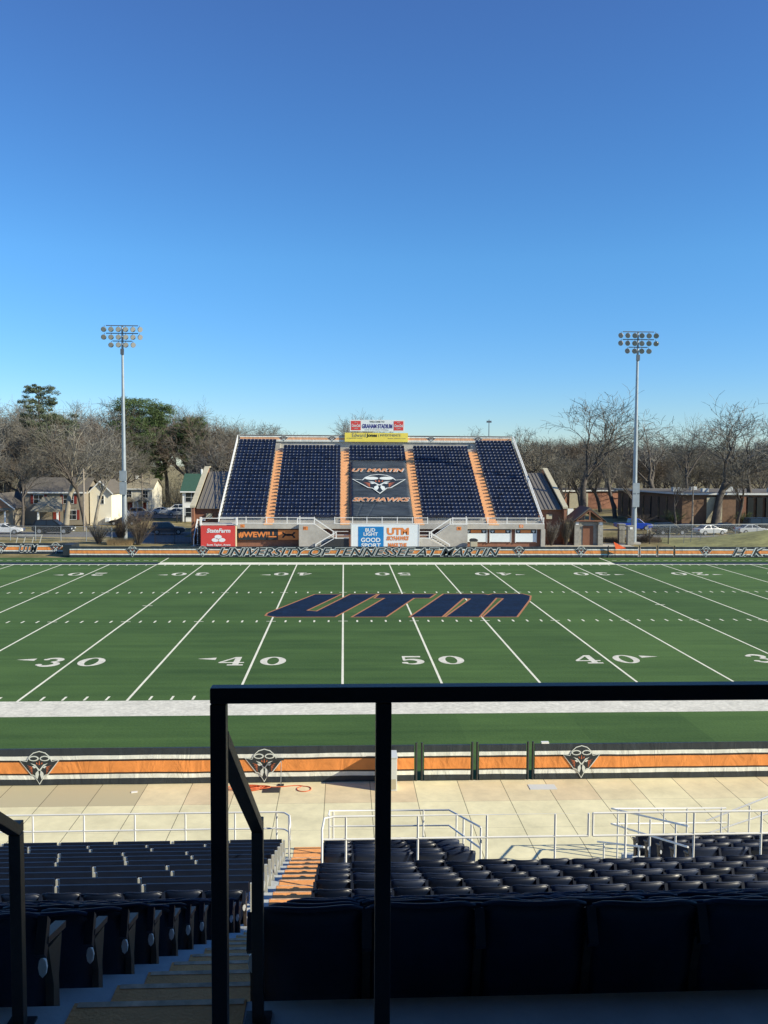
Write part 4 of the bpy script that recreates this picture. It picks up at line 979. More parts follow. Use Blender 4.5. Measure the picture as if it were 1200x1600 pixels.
for i, (seed, kw) in enumerate(((11,dict(trunk_frac=.26,spread=.5,nmain=4)),(23,dict(trunk_frac=.22,spread=.65,nmain=5)),(37,dict(trunk_frac=.30,spread=.45,nmain=4)),(41,dict(trunk_frac=.20,spread=.7,nmain=5)),(59,dict(trunk_frac=.34,spread=.5,nmain=5)),(67,dict(trunk_frac=.24,spread=.55,nmain=6)))):
    tr, tw = grow(seed, 20, **kw)
    PROT.append((tr, tw))
for seed, kw in ((101,dict(trunk_frac=.24,spread=.5,nmain=4,dense=.62,r0=.24)),(113,dict(trunk_frac=.2,spread=.62,nmain=4,dense=.62,r0=.25)),(127,dict(trunk_frac=.28,spread=.48,nmain=5,dense=.62,r0=.28))):
    PROT.append(grow(seed, 20, **kw))
TM = {}
def tree_mesh(i, tm, cm):
    key = (i, tm, cm)
    if key not in TM: TM[key] = (PROT[i][0].mesh('trunk', M[tm], True), PROT[i][1].mesh('crown', M[cm]))
    return TM[key]
print('TREE FACES', [len(p[1].f) for p in PROT])
def bare(u_, Y, vtop, i, label, group=None, tm='bark', cm='twig', rz=None, wide=1.0, name='bare_tree'):
    X = xat(u_, Y); z0 = gz(Y); H = zat(vtop, Y)-z0
    a, b_ = tree_mesh(i, tm, cm)
    t = thing(name, label, 'tree', (X, Y, z0), rnd.uniform(0,6.28) if rz is None else rz, group)
    t.scale = (H/20*wide, H/20*wide, H/20)
    for nm, me in (('trunk', a), ('crown', b_)):
        o = bpy.data.objects.new(nm, me); COL.objects.link(o); o.parent = t
    return t
# individually recognisable trees
bare(108, 92, 625, 7, 'big forked bare tree in front of the beige house', tm='bark_pale', cm='twig_grey')
bare(42, 88, 690, 8, 'slim bare tree standing behind the small aluminium bench', tm='bark', cm='twig')
bare(140, 93, 640, 8, 'bare tree with thin upright limbs beside the white gable', cm='twig')
bare(152, 96, 668, 6, 'leaning bare tree touching the white gable end', cm='twig', tm='bark_pale')
bare(-8, 98, 630, 6, 'pale bare tree at the edge above the small dark house', cm='twig_grey', tm='bark_pale')
bare(912, 122, 588, 6, 'tallest bare tree rising behind the gatehouse', cm='twig', wide=1.45, rz=2.0)
bare(968, 128, 642, 7, 'broad dark bare tree just behind the floodlight pole', cm='twig')
bare(1042, 134, 632, 7, 'bare tree with slanting trunk above the flat brick roof', cm='twig_grey', wide=1.35)
bare(1080, 138, 636, 8, 'narrow bare tree over the middle of the brick building', cm='twig')
bare(1128, 106, 618, 7, 'thick trunked bare tree in front of the pale brick building panel', cm='twig_grey', wide=1.5)
bare(1185, 112, 612, 6, 'tall bare tree at the frame edge above the black van', cm='twig', wide=1.35)
bare(548, 118, 640, 0, 'bare tree top showing behind the far grandstand sign', cm='twig_grey')
bare(575, 124, 646, 4, 'smaller bare tree top beside the stadium sign', cm='twig_grey')
bare(725, 122, 664, 1, 'low bare tree top above the parapet banner', cm='twig_grey')
bare(795, 112, 660, 3, 'knobbly bare tree at the corner of the far grandstand', cm='twig')
bare(828, 128, 676, 5, 'brown bare tree behind the ribbed roof wing', cm='twig_red')
bare(1005, 104, 700, 8, 'slim bare tree close to the corner of the brick hall', cm='twig')
bare(1165, 104, 690, 7, 'low spreading bare tree against the brick hall windows', cm='twig')
bare(1065, 103, 715, 6, 'small bare tree before the dark window strips of the brick hall', cm='twig')
bare(186, 112, 680, 8, 'thin bare tree screening the lower half of the large pine', cm='twig', wide=1.2)
bare(300, 124, 700, 6, 'bare tree in front of the smaller pine', cm='twig', wide=1.3)
bare(880, 118, 700, 4, 'low bare tree between the wing and the gatehouse', cm='twig')
# woods
GL = 'bare brown tree in the dense winter woods behind the houses'; GR = 'bare brown tree in the woods behind the brick buildings'
for Y, us, v0 in ((118, range(-20,400,27), 662), (140, range(-30,400,24), 646), (165, range(-20,400,24), 630), (195, range(-30,410,30), 628)):
    for u_ in us:
        if Y < 190 and (174 < u_ < 312): continue
        vt = v0+rnd.uniform(-12,16)+ (25 if 230 < u_ < 300 else 0)*0 + max(0, u_-300)*.35 + (12 if 100 < u_ < 190 else 0)
        bare(u_+rnd.uniform(-8,8), Y+rnd.uniform(-8,8), vt, rnd.randrange(6), GL, 'bare trees of the woods behind the houses', cm=rnd.choice(['twig','twig','twig_grey','twig_red']), wide=rnd.uniform(1.0,1.3))
for Y, us, v0 in ((150, range(850,1230,30), 700), (180, range(690,1230,27), 690), (215, range(640,1230,27), 688), (260, range(640,1230,32), 690)):
    for u_ in us:
        vt = v0+rnd.uniform(-12,10) - (8 if 900 < u_ < 1000 else 0) + (5 if u_ < 780 else 0)
        bare(u_+rnd.uniform(-8,8), Y+rnd.uniform(-8,8), vt, rnd.randrange(6), GR, 'bare trees of the woods behind the brick buildings', cm=rnd.choice(['twig','twig','twig_red']), wide=rnd.uniform(1.1,1.5))
# evergreens
def evergreen(u_, Y, vtop, vbot, wpx, label, seed, cm='needle', n=170, taper=.5, flat_=False):
    R = random.Random(seed); X = xat(u_, Y); z0 = gz(Y); H = zat(vtop, Y)-z0; zb = zat(vbot, Y)-z0; rad = wpx/2*(Y-CY)/F
    t = thing('pine_tree', label, 'tree', (X,Y,z0)); tr = MB(); tr.tube([(0,0,-.2),(.2,0,H*.5),(0,.1,H*.96)], [H*.018,H*.013,.05], 7)
    cr = MB()
    for k in range(n):
        f = R.random()**.9; z = zb+(H-zb)*f; rr_ = rad*((1-f)**taper if not flat_ else math.sin(math.pi*min(1,.18+.82*(1-f)))**.6)*(.75+.5*R.random()); a = R.uniform(0, 6.283); q = rr_*R.random()**.45
        c0 = Vector((q*math.cos(a), q*math.sin(a), z)); s0 = rad*R.uniform(.16,.30)
        if k % 3 == 0: tr.tube([(0,0,max(1,z-rr_*.5)), tuple(c0)], [.07,.03], 3, cap=False)
        for m_ in range(75):
            d = Vector((R.gauss(0,1), R.gauss(0,1), R.gauss(0,.55))).normalized()*R.random()**.35
            p_ = c0+Vector((d.x*s0, d.y*s0, d.z*s0*.6)); e1 = Vector((R.gauss(0,1),R.gauss(0,1),R.gauss(0,1))).normalized()*.26; e2 = Vector((R.gauss(0,1),R.gauss(0,1),R.gauss(0,1))).normalized()*.13
            cr.add([p_-e1, p_+e2, p_+e1], [(0,1,2)])
    tr.build('trunk', M['bark'], t); cr.build('crown', M[cm], t)
evergreen(71, 118, 609, 700, 50, 'tall airy pine rising above the woods by the frame edge', 5, 'needle_blue', 130, .5, True)
evergreen(222, 160, 628, 740, 80, 'large dense green pine behind the floodlight pole', 6, 'needle', 420, .45, True)
evergreen(303, 160, 655, 735, 50, 'smaller green pine between bare trees above the green roofed house', 8, 'needle', 240, .5, True)
evergreen(106, 124, 652, 700, 50, 'olive green pine half hidden by bare branches', 9, 'needle_blue', 90, .5, True)
evergreen(252, 160, 634, 750, 52, 'second dark pine behind the large dense pine', 12, 'needle', 180, .45, True)
# shrubs
def undergrowth(x0, x1, y0, y1, hmin, hmax, n, seed, label):
    R = random.Random(seed); b_ = MB()
    for k in range(n):
        x, y = R.uniform(x0,x1), R.uniform(y0,y1); h_ = R.uniform(hmin,hmax); z = gz(y)
        p_ = Vector((x,y,z)); d_ = Vector((R.gauss(0,.35),R.gauss(0,.35),1)).normalized()*h_; q_ = p_+d_
        b_.add([p_+Vector((-.03,0,0)), p_+Vector((.03,0,0)), q_], [(0,1,2)])
        for m_ in range(9):
            s_ = p_+d_*R.uniform(.3,1); e_ = Vector((R.gauss(0,1),R.gauss(0,1),R.uniform(-.2,1.4))).normalized()*R.uniform(.5,1.6); w_ = Vector((R.gauss(0,1),R.gauss(0,1),0)).normalized()*.025
            b_.add([s_-w_, s_+w_, s_+e_], [(0,1,2)])
    tag(b_.build('undergrowth', M['twig']), label, 'undergrowth', kind='stuff')
undergrowth(-110,-14,156,176,3,9,3800,5,'tangle of bare brown brush under the woods behind the houses')
undergrowth(-110,-62,112,122,2,6,1200,15,'bare brown brush beside the small dark house')
undergrowth(20,140,192,210,3,9,3200,6,'tangle of bare brown brush under the woods behind the brick buildings')
def shrub(X, Y, H, wd, label, cm, seed, name='bare_shrub'):
    R = random.Random(seed); t = thing(name, label, 'shrub', (X,Y,0)); st = MB(); cr = MB()
    for k in range(46):
        a = R.uniform(0,6.28); d = Vector((math.cos(a)*wd/2*R.random(), math.sin(a)*wd/2*R.random(), H*R.uniform(.4,.9)))
        st.tube([(d.x*.1,d.y*.1,0), tuple(d*.55+Vector((0,0,.1))), tuple(d)], [.035,.025,.015], 3, cap=False)
        for m_ in range(60):
            s0 = d*R.uniform(.35,1); e = Vector((R.gauss(0,1), R.gauss(0,1), R.uniform(.1,1.6))).normalized()*R.uniform(.3,.9)*H*.27; sd_ = Vector((R.gauss(0,1),R.gauss(0,1),0)).normalized()*.012
            cr.add([s0-sd_, s0+sd_, s0+e], [(0,1,2)])
    st.build('stem', M['bark'], t); cr.build('foliage', M[cm], t)
shrub(-34.5, 70.5, 3.0, 3.6, 'low grey bare shrub beside the chain link fence', 'twig_grey', 1)
shrub(-29.4, 69.3, 5.2, 5.0, 'tall reddish brown bare shrub beside the floodlight pole', 'twig_red', 2)
shrub(-31.9, 70.9, 3.6, 2.2, 'slim brown bare shrub against the floodlight pole base', 'twig_red', 21)
shrub(21.0, 68.6, 3.2, 2.6, 'bare shrub growing at the brick wing corner', 'twig_grey', 3)
shrub(22.9, 69.0, 3.9, 2.4, 'bare crape shrub between brick wing and gatehouse', 'twig', 4)
shrub(50.5, 105.5, 2.6, 5.0, 'olive green shrub at the corner of the brick hall', 'needle', 31, 'evergreen_shrub')
shrub(62.5, 105.8, 2.4, 4.5, 'dark green shrub beside the thick trunk at the brick hall', 'needle', 32, 'evergreen_shrub')
shrub(44.5, 104.0, 2.0, 6.0, 'low brown shrub by the dark window strips of the brick hall', 'twig_red', 33)
shrub(34.3, 72.6, 1.5, 3.0, 'low brown hedge shrub behind the iron fence', 'twig_red', 14)
def tuft(name, x0, x1, y0, y1, H, n, label, mm, seed):
    R = random.Random(seed); b_ = MB()
    for k in range(n):
        x, y = R.uniform(x0,x1), R.uniform(y0,y1); h_ = H*R.uniform(.6,1); dx, dy = R.gauss(0,.12), R.gauss(0,.12)
        b_.add([(x-.02,y,0),(x+.02,y,0),(x+dx*h_*2,y+dy*h_*2,h_)], [(0,1,2)])
    o = b_.build(name, M[mm]); tag(o, label, 'grass', kind='stuff')
tuft('ornamental_grass', -33.0,-30.0,68.6,69.8,.95,1400,'dry straw coloured ornamental grass at the pole base','straw',1)
tuft('ornamental_grass', 28.0,36.5,73.0,74.2,.8,2200,'brown dry grass behind the iron fence','twig_red',2)
# ================================================================ cars
def car(kind, X, Y, rz, paint, label, s=1.0):
    t = thing({'pickup':'pickup_truck','van':'parked_van'}.get(kind,'parked_car'), label, {'pickup':'pickup truck','van':'van'}.get(kind,'car'), (X,Y,gz(Y)), rz); t.scale = (s,s,s)
    if kind == 'sedan': L, Wd, body, cab = 4.7, 1.8, [(-2.35,.42),(-2.35,.80),(-2.1,.92),(-1.5,.95),(.95,.92),(1.9,.80),(2.3,.66),(2.35,.42)], [(-1.75,.94),(-1.05,1.38),(.05,1.42),(1.05,.92)]
    elif kind == 'suv': L, Wd, body, cab = 4.8, 1.9, [(-2.4,.48),(-2.4,1.0),(-2.2,1.08),(1.0,1.06),(2.1,.98),(2.38,.84),(2.4,.48)], [(-2.3,1.07),(-2.0,1.70),(.2,1.74),(1.1,1.06)]
    elif kind == 'van': L, Wd, body, cab = 5.2, 1.95, [(-2.6,.5),(-2.6,1.1),(1.4,1.15),(2.4,1.0),(2.6,.85),(2.6,.5)], [(-2.55,1.1),(-2.4,2.0),(.9,2.0),(1.7,1.14)]
    else: L, Wd, body, cab = 5.5, 1.95, [(-2.75,.55),(-2.75,1.12),(-.75,1.12),(1.3,1.10),(2.5,1.02),(2.72,.9),(2.75,.55)], [(-.70,1.11),(-.55,1.75),(.7,1.78),(1.5,1.09)]
    hw = Wd/2
    def loft(b_, poly, w0, w1, zlo, zhi):
        n = len(poly)
        def wz(z): f = (z-zlo)/(zhi-zlo); return w0+(w1-w0)*f
        P = [(x,-wz(z),z) for x, z in poly]+[(x,wz(z),z) for x, z in poly]
        b_.add(P, [tuple(range(n)), tuple(range(n,2*n))[::-1]]+[(i,i+n,(i+1)%n+n,(i+1)%n) for i in range(n)])
    b_ = MB(); loft(b_, [(x, z) for x, z in body]+[(2.0 if kind != 'pickup' else 2.3,.28),(-2.0,.28)], hw*.97, hw*.99, .28, 1.1); b_.build('body', paint, t, bevel=.05)
    z0c, z1c = cab[0][1], cab[1][1]; wt = hw*(.74 if kind == 'sedan' else .82)
    b_ = MB(); loft(b_, cab, hw*.93, wt, z0c, z1c); b_.build('cabin', paint, t, bevel=.03)
    def wz(z): return hw*.93+(wt-hw*.93)*(z-z0c)/(z1c-z0c)
    def ins(p, f): c = Vector((sum(q[0] for q in p)/len(p), sum(q[1] for q in p)/len(p))); return [tuple(c+(Vector(q)-c)*f) for q in p]
    ip = ins(cab, .84)
    xm = (ip[0][0]+ip[3][0])/2
    front = [ (xm+.05, ip[0][1]), (xm+.05, ip[1][1]), (ip[2][0], ip[2][1]), (ip[3][0], ip[3][1])]; rear = [(ip[0][0], ip[0][1]), (ip[1][0], ip[1][1]), (xm-.05, ip[1][1]), (xm-.05, ip[0][1])]
    for sd_ in (-1, 1):
        for p in (front, rear):
            b_ = MB(); P = [(x, sd_*(wz(z)+.012), z) for x, z in p]+[(x, sd_*(wz(z)-.01), z) for x, z in p]; b_.add(P, [(0,1,2,3),(7,6,5,4),(0,4,5,1),(1,5,6,2),(2,6,7,3),(3,7,4,0)]); b_.build('window', M['glass_dark'], t)
    for (a, c2, nm) in ((cab[2], cab[3], 'windscreen'), (cab[1], cab[0], 'rear_window')):
        A, B = Vector(a), Vector(c2); d = (B-A); nrm_ = Vector((abs(d.y), 0)) if 0 else Vector((-d.y, d.x)).normalized(); 
        if (nrm_.x > 0) != (nm == 'windscreen'): nrm_ = -nrm_
        p0, p1 = A+d*.12+nrm_*.012, A+d*.88+nrm_*.012
        P = [(p0.x,-wz(p0.y)*.88,p0.y),(p0.x,wz(p0.y)*.88,p0.y),(p1.x,wz(p1.y)*.88,p1.y),(p1.x,-wz(p1.y)*.88,p1.y)]
        b_ = MB(); Q = [(x-nrm_.x*.02,y,z-nrm_.y*.02) for x,y,z in P]; b_.add(P+Q, [(0,1,2,3),(7,6,5,4),(0,4,5,1),(1,5,6,2),(2,6,7,3),(3,7,4,0)]); b_.build(nm, M['glass_dark'], t)
    wr = .33 if kind == 'sedan' else .38
    for wx in (-L*.30, L*.31):
        for sd_ in (-1, 1):
            y = sd_*(hw-.10); w_ = MB().tube([(wx,y-.12,wr),(wx,y+.12,wr)], wr, 16).build('wheel', M['tyre'], t)
            MB().tube([(wx,y+sd_*.121,wr),(wx,y+sd_*.135,wr)], wr*.62, 10).build('rim', M['rim'], w_)
    for sd_ in (-1, 1):
        MB().box(L/2-.16, L/2+.015, *sorted((sd_*hw*.55, sd_*hw*.93)), .62, .78).build('headlight', M['head_lamp'], t)
        MB().box(-L/2-.015, -L/2+.12, *sorted((sd_*hw*.6, sd_*hw*.93)), .66, .86).build('tail_light', M['tail_lamp'], t)
    if kind == 'pickup': MB().box(-2.65,-.85,-hw*.8,hw*.8,1.1,1.125).build('truck_bed', M['black'], t)
    MB().box(L/2, L/2+.02, -.35,.35,.36,.46).build('number_plate', M['duct'], t)
P = {k: mat('paint_'+k, c, .28, spec=.6 if k not in ('black','navy') else .25) for k, c in dict(white=(.72,.74,.74), black=(.012,.014,.018), navy=(.012,.02,.035), grey=(.08,.09,.10), silver=(.45,.47,.48), blue=(.01,.05,.36)).items()}
car('sedan', -51.0, 84.6, 0, P['white'], 'white sedan cut off by the frame edge before the small house')
car('suv', -44.6, 84.9, 0, P['black'], 'long black suv parked in front of the beige house', 1.12)
car('sedan', -39.6, 103.5, math.pi, P['black'], 'black sedan parked beside the white gable end')
car('suv', -28.9, 84.4, .15, P['grey'], 'dark grey suv in the shade by the gate', .98)
car('suv', -43.4, 131.5, .15, P['silver'], 'pale silver suv nearest the cream house', .95)
car('sedan', -40.9, 139.5, .1, P['white'], 'white sedan in the car row behind the silver suv')
car('suv', -39.6, 146, math.pi+.1, P['white'], 'white suv at the end of the car row by the green roofed house')
car('suv', -45.3, 126.5, .15, P['white'], 'white suv in front of the cream house', .95)
car('sedan', -36.6, 133.5, .12, P['silver'], 'pale silver sedan near the three bollards')
car('pickup', 39.6, 93.5, .05, P['blue'], 'bright blue pickup truck behind the floodlight pole')
car('suv', 42.0, 84.8, .05, P['black'], 'black suv parked behind the iron fence', .98)
car('sedan', 47.9, 85.0, .25, P['silver'], 'silver sedan partly behind the black car')
car('sedan', 46.2, 88.5, .1, P['black'], 'black car tucked behind the silver sedan', .95)
car('sedan', 54.6, 86.2, .1, P['silver'], 'silver car roof peeking over the grass berm')
car('sedan', 52.6, 89.5, .1, P['black'], 'dark car roof peeking over the grass berm')
car('van', 59.2, 92.5, 0, P['black'], 'large black van above the grass berm at the frame edge')
# ================================================================ houses
def house(name, label, x0, x1, y0, y1, eave, ridge, wall, roof, axis='x', z0=0, cat='house'):
    """gable roof, ridge along axis"""
    t = thing(name, label, cat, (x0,y0,z0)); w_, d_ = x1-x0, y1-y0; ov = .35
    b_ = MB()
    if axis == 'x': b_.prism([(0,0),(d_,0),(d_,eave),(d_/2,ridge-.05),(0,eave)], lambda a, c: (0,a,c), lambda a, c: (w_,a,c))
    else: b_.prism([(0,0),(w_,0),(w_,eave),(w_/2,ridge-.05),(0,eave)], lambda a, c: (a,0,c), lambda a, c: (a,d_,c))
    b_.build('wall', M[wall], t)
    b_ = MB(); th = .16
    if axis == 'x':
        sl_ = (ridge-eave)/(d_/2)
        b_.prism([(-ov,eave-ov*sl_+.02),(d_/2,ridge+.02),(d_+ov,eave-ov*sl_+.02),(d_+ov,eave-ov*sl_+th),(d_/2,ridge+th+.04),(-ov,eave-ov*sl_+th)], lambda a, c: (-ov,a,c), lambda a, c: (w_+ov,a,c))
    else:
        sl_ = (ridge-eave)/(w_/2)
        b_.prism([(-ov,eave-ov*sl_+.02),(w_/2,ridge+.02),(w_+ov,eave-ov*sl_+.02),(w_+ov,eave-ov*sl_+th),(w_/2,ridge+th+.04),(-ov,eave-ov*sl_+th)], lambda a, c: (a,-ov,c), lambda a, c: (a,d_+ov,c))
    b_.build('roof', M[roof], t)
    if axis == 'y':
        b_ = MB()
        for s_ in (0, 1):
            a = (-ov if s_ == 0 else w_+ov, eave-ov*sl_); c2 = (w_/2, ridge)
            b_.prism([(a[0],a[1]-.12),(a[0],a[1]+.10),(c2[0],c2[1]+.10),(c2[0],c2[1]-.14)], lambda p, q: (p,-ov-.05,q), lambda p, q: (p,-ov-.003,q))
        b_.build('barge_board', M['white_siding'], t)
    else: MB().box(-ov,w_+ov,-ov-.06,-ov-.003,eave-ov*sl_-.06,eave-ov*sl_+.16).build('fascia', M['white_siding'], t)
    return t
def win(t, x, z, w_=1.1, h_=1.4, y=0, shut=None, side=None):
    """window on the front wall (y) or on a side wall at x=side"""
    if side is None:
        f = MB().box(x-w_/2-.08,x+w_/2+.08,y-.06,y-.003,z-.08,z+h_+.08).build('window', M['white_siding'], t)
        MB().box(x-w_/2,x-.03,y-.075,y-.062,z,z+h_/2-.03).build('pane', M['glass_dark'], f); MB().box(x+.03,x+w_/2,y-.075,y-.062,z,z+h_/2-.03).build('pane', M['glass_dark'], f)
        MB().box(x-w_/2,x-.03,y-.075,y-.062,z+h_/2+.03,z+h_).build('pane', M['glass_dark'], f); MB().box(x+.03,x+w_/2,y-.075,y-.062,z+h_/2+.03,z+h_).build('pane', M['glass_dark'], f)
        if shut:
            for s_ in (-1, 1): MB().box(*sorted((x+s_*(w_/2+.1), x+s_*(w_/2+.5))), y-.08,y-.004,z-.05,z+h_+.05).build('shutter', M[shut], t)
    else:
        MB().box(*sorted((side, side+.06)), x-w_/2,x+w_/2,z,z+h_).build('window', M['glass_dark'], t)
# beige two-storey house with white gable block
t = house('two_storey_house', 'long two storey beige house with dark red shutters and porch', -54.5, -45.2, 101.5, 110, 5.2, 7.2, 'beige_siding', 'shingle', 'x')
for x in (2.2, 6.8): win(t, x, 3.4, 1.5, 1.3, shut='shutter_red')
win(t, 7.3, .9, 1.3, 1.4, shut='shutter_red')
b = MB(); b.prism([(1.8,2.3),(6.6,2.3),(5.8,4.3),(2.9,4.3)], lambda a, c: (a,-2.6 if c < 3 else -.02,c), lambda a, c: (a,-2.45 if c < 3 else -.005,c+.18)); b.build('porch_roof', M['shingle_tan'], t)
MB().prism([(2.9,2.2),(6.2,2.2),(4.5,3.3)], lambda a, c: (a,-3.2,c), lambda a, c: (a,-2.5,c)).build('porch_gable', M['shingle_tan'], t)
for x in (3.1, 6.0): MB().box(x-.12,x+.12,-3.1,-2.86,0,2.2).build('porch_post', M['white_siding'], t)
MB().box(4.4,5.4,-.07,-.003,.1,2.2).build('door', M['shutter_red'], t)
t = house('white_gable_house', 'tall white gable fronted house block beside the beige house', -45.0, -41.6, 103.5, 112, 5.3, 7.0, 'cream_siding', 'shingle', 'y', -.15)
win(t, 1.8, 3.4, .8, 1.3, shut=None); MB().box(2.5,3.2,-.5,-.003,.5,1.2).build('meter_box', M['white_siding'], t)
t = house('small_house', 'small dark house with orange gable trim and white rafter edge', -59.5, -54.6, 97, 106, 3.0, 4.9, 'beige_siding', 'shingle', 'y')
MB().prism([(.4,2.9),(4.5,2.9),(2.45,4.6)], lambda a, c: (a,-.06,c), lambda a, c: (a,-.003,c)).build('gable_panel', M['cord_orange'] if 0 else mat('terracotta',(.45,.22,.12),.8,.1,2), t)
MB().box(.5,4.3,-1.6,-.01,2.45,2.6).build('porch_roof', M['shingle'], t)
for x in (.6, 4.2): MB().box(x-.1,x+.1,-1.5,-1.3,0,2.44).build('porch_post', M['white_siding'], t)
MB().box(1.9,2.8,-.07,-.003,.1,2.1).build('door', M['door_brown'], t)
t = house('cream_house', 'cream two storey house with tan roof and small porch gables', -55.5, -44.9, 148, 158, 5.0, 6.9, 'cream_siding', 'shingle_tan', 'x', -.75)
for x in (3.6, 5.8, 9.2): win(t, x, 3.1, 1.0, 1.4)
for x in (6.0, 8.9):
    MB().prism([(x-1.2,2.3),(x+1.2,2.3),(x,3.3)], lambda a, c: (a,-1.6,c), lambda a, c: (a,-.01,c)).build('porch_roof', M['shingle_tan'], t); MB().box(x-.45,x+.45,-.07,-.003,0,2.1).build('door', M['shutter_red'], t)
    for s_ in (-1, 1): MB().box(x+s_*1.0-.08,x+s_*1.0+.08,-1.5,-1.34,0,2.3).build('porch_post', M['white_siding'], t)
MB().box(6.1,6.7,4.6,5.2,6.8,7.7).build('chimney', M['white_siding'], t)
t = house('green_roofed_house', 'white two storey house with dark green roof beside the brick wing', -32.2, -24, 113.5, 122, 5.3, 8.0, 'white_siding', 'shingle_green', 'x', -.28)
win(t, 1.5, 3.4, 1.9, 1.6); win(t, 1.5, .8, 1.9, 1.6); win(t, 4.6, 3.4, 1.6, 1.6)
MB().tube([(2.6,4.2,7.6),(2.6,4.2,9.0)], .18, 8).build('vent_pipe', M['white_siding'], t)
for k in range(3):
    o = MB().tube([(0,0,0),(0,0,1.15)], .11, 8).build('bollard', M['black']); o.location = (-32.6+.62*k, 110.5+.3*k, gz(110)); tag(o, 'black steel bollard, %s of three before the green roofed house' % ['first','middle','last'][k], 'bollard', 'bollards by the car park')
def upole(u_, Y, vt, lab, lean=0):
    z0 = gz(Y); H = zat(vt, Y)-z0; t = thing('utility_pole', lab, 'utility pole', (xat(u_,Y),Y,z0)); MB().tube([(0,0,0),(lean,0,H)], [.17,.11], 8).build('pole', M['pole_wood'], t, True)
    MB().box(-.6,.6,-.06,.06,H-.7,H-.58).build('crossarm', M['pole_wood'], t)
upole(226, 146, 741, 'wooden utility pole in front of the cream house'); upole(238.5, 150, 744, 'thinner wooden utility pole behind the cream house corner'); upole(310, 150, 726, 'pale utility pole above the green roof'); upole(1092, 104, 758, 'wooden utility pole before the brick building panel'); upole(137, 90, 735, 'pale wooden pole beside the low grey shrub')
mt = thing('antenna_mast', 'thin lattice antenna mast above the far grandstand parapet', 'antenna', (xat(764,140),140,gz(140))); MB().tube([(0,0,0),(0,0,zat(650,140))], [.16,.08], 6).build('mast', M['galv_dark'], mt); MB().box(-.5,.5,-.1,.1,zat(655,140),zat(652,140)).build('antenna', M['galv_dark'], mt)
# brick buildings right
def flat_building(name, label, pts, h, z0, wall, parts):
    t = thing(name, label, 'building', (pts[0][0],pts[0][1],z0)); ox, oy = pts[0]
    P = [(x-ox, y-oy) for x, y in pts]
    MB().prism(P, lambda a, c: (a,c,h), lambda a, c: (a,c,0)).build('wall', M[wall], t)
    Q = inset(P, -.5); MB().prism(Q, lambda a, c: (a,c,h+.38), lambda a, c: (a,c,h+.003)).build('roof', M['shingle'], t)
    Q2 = inset(P, -.56); b_ = MB(); n = len(P)
    for i in range(n):
        a, c = Q2[i], Q2[(i+1)%n]; b_.bar((a[0],a[1],h+.24),(c[0],c[1],h+.24),.08,.3)
    b_.build('fascia', M['duct'], t)
    return t
t = flat_building('brick_hall', 'long flat roofed brick building with dark window strips behind the parked cars', [(52.7,107.5),(84,108.2),(84,132),(49.5,132)], 5.0, -.2, 'brick_brown', None)
MB().box(4.2,6.9,-.10,-.02,.3,4.7).build('pale_panel', M['coping'], t)
for k in range(9): MB().box(11.3+1.6*k,12.3+1.6*k,-.10,.25,.5,4.6).build('window', M['glass_dark'], t)
for k in range(8):
    y = 2+2.9*k; x = -3.2*y/24.5; MB().box(x-.08,x+.1,y,y+1.3,.5,4.5).build('window', M['glass_dark'], t); 
MB().box(10.2,11.0,-.12,.3,0,4.9).build('pilaster', M['door_brown'], t)
for x, y in ((6,6),(11,8),(3.5,12),(18,6),(8,16),(14,14),(1.5,8)): MB().box(x,x+1.1,y,y+.9,5.39,5.39+.35+.4*rnd.random()).build('roof_vent', M['duct'], t)
t = flat_building('brick_annex', 'low pinkish brick building partly hidden behind the gatehouse trees', [(46,168),(70,176),(70,190),(46,190)], 4.2, -1.0, 'brick_wall', None)
MB().box(3.5,8,.7,1.2,.3,3.9).build('pale_panel', M['coping'], t)
# gatehouse
gh = thing('gatehouse', 'small gabled gatehouse with stone piers and brown door', 'gatehouse', (23.9,68.9,0))
MB().box(.35,3.15,.25,3.6,0,2.85).build('wall', M['stone'], gh)
for x in (0, 2.95): MB().box(x,x+.62,-.2,.24,0,2.95).build('stone_pier', M['stone'], gh)
for x in (.12, 3.08): MB().box(x,x+.38,-.24,-.205,2.55,2.88).build('pier_lamp', M['white_paint'], gh)
MB().box(1.15,2.45,.18,.247,0,2.4).build('door', M['door_brown'], gh)
b = MB(); b.prism([(-.3,2.80),(1.8,4.45),(3.9,2.80),(3.9,3.0),(1.8,4.72),(-.3,3.0)], lambda a, c: (a,-.45,c), lambda a, c: (a,4.2,c)); b.build('roof', M['shingle'], gh)
b = MB(); b.bar((-.2,-.40,2.9),(1.8,-.40,4.42),.1,.18); b.bar((3.8,-.40,2.9),(1.8,-.40,4.42),.1,.18); b.box(-.1,3.7,-.45,-.33,2.98,3.14); b.box(1.72,1.88,-.45,-.33,3.15,4.3); b.build('truss', M['door_brown'], gh)
for i, (x, y) in enumerate(((31.0,72.6),(31.15,69.6))):
    t = thing('stone_pier', 'square stone fence pier %s the floodlight pole base' % ['just behind','nearest the field before'][i], 'pier', (x,y,0), 0, 'stone piers by the floodlight'); MB().box(-.38,.38,-.35,.35,0,2.3).build('shaft', M['stone'], t); MB().box(-.45,.45,-.42,.42,2.302,2.42).build('cap', M['stone'], t)
    if i: MB().box(-.18,.2,-.40,-.36,1.95,2.25).build('plaque', M['white_paint'], t)
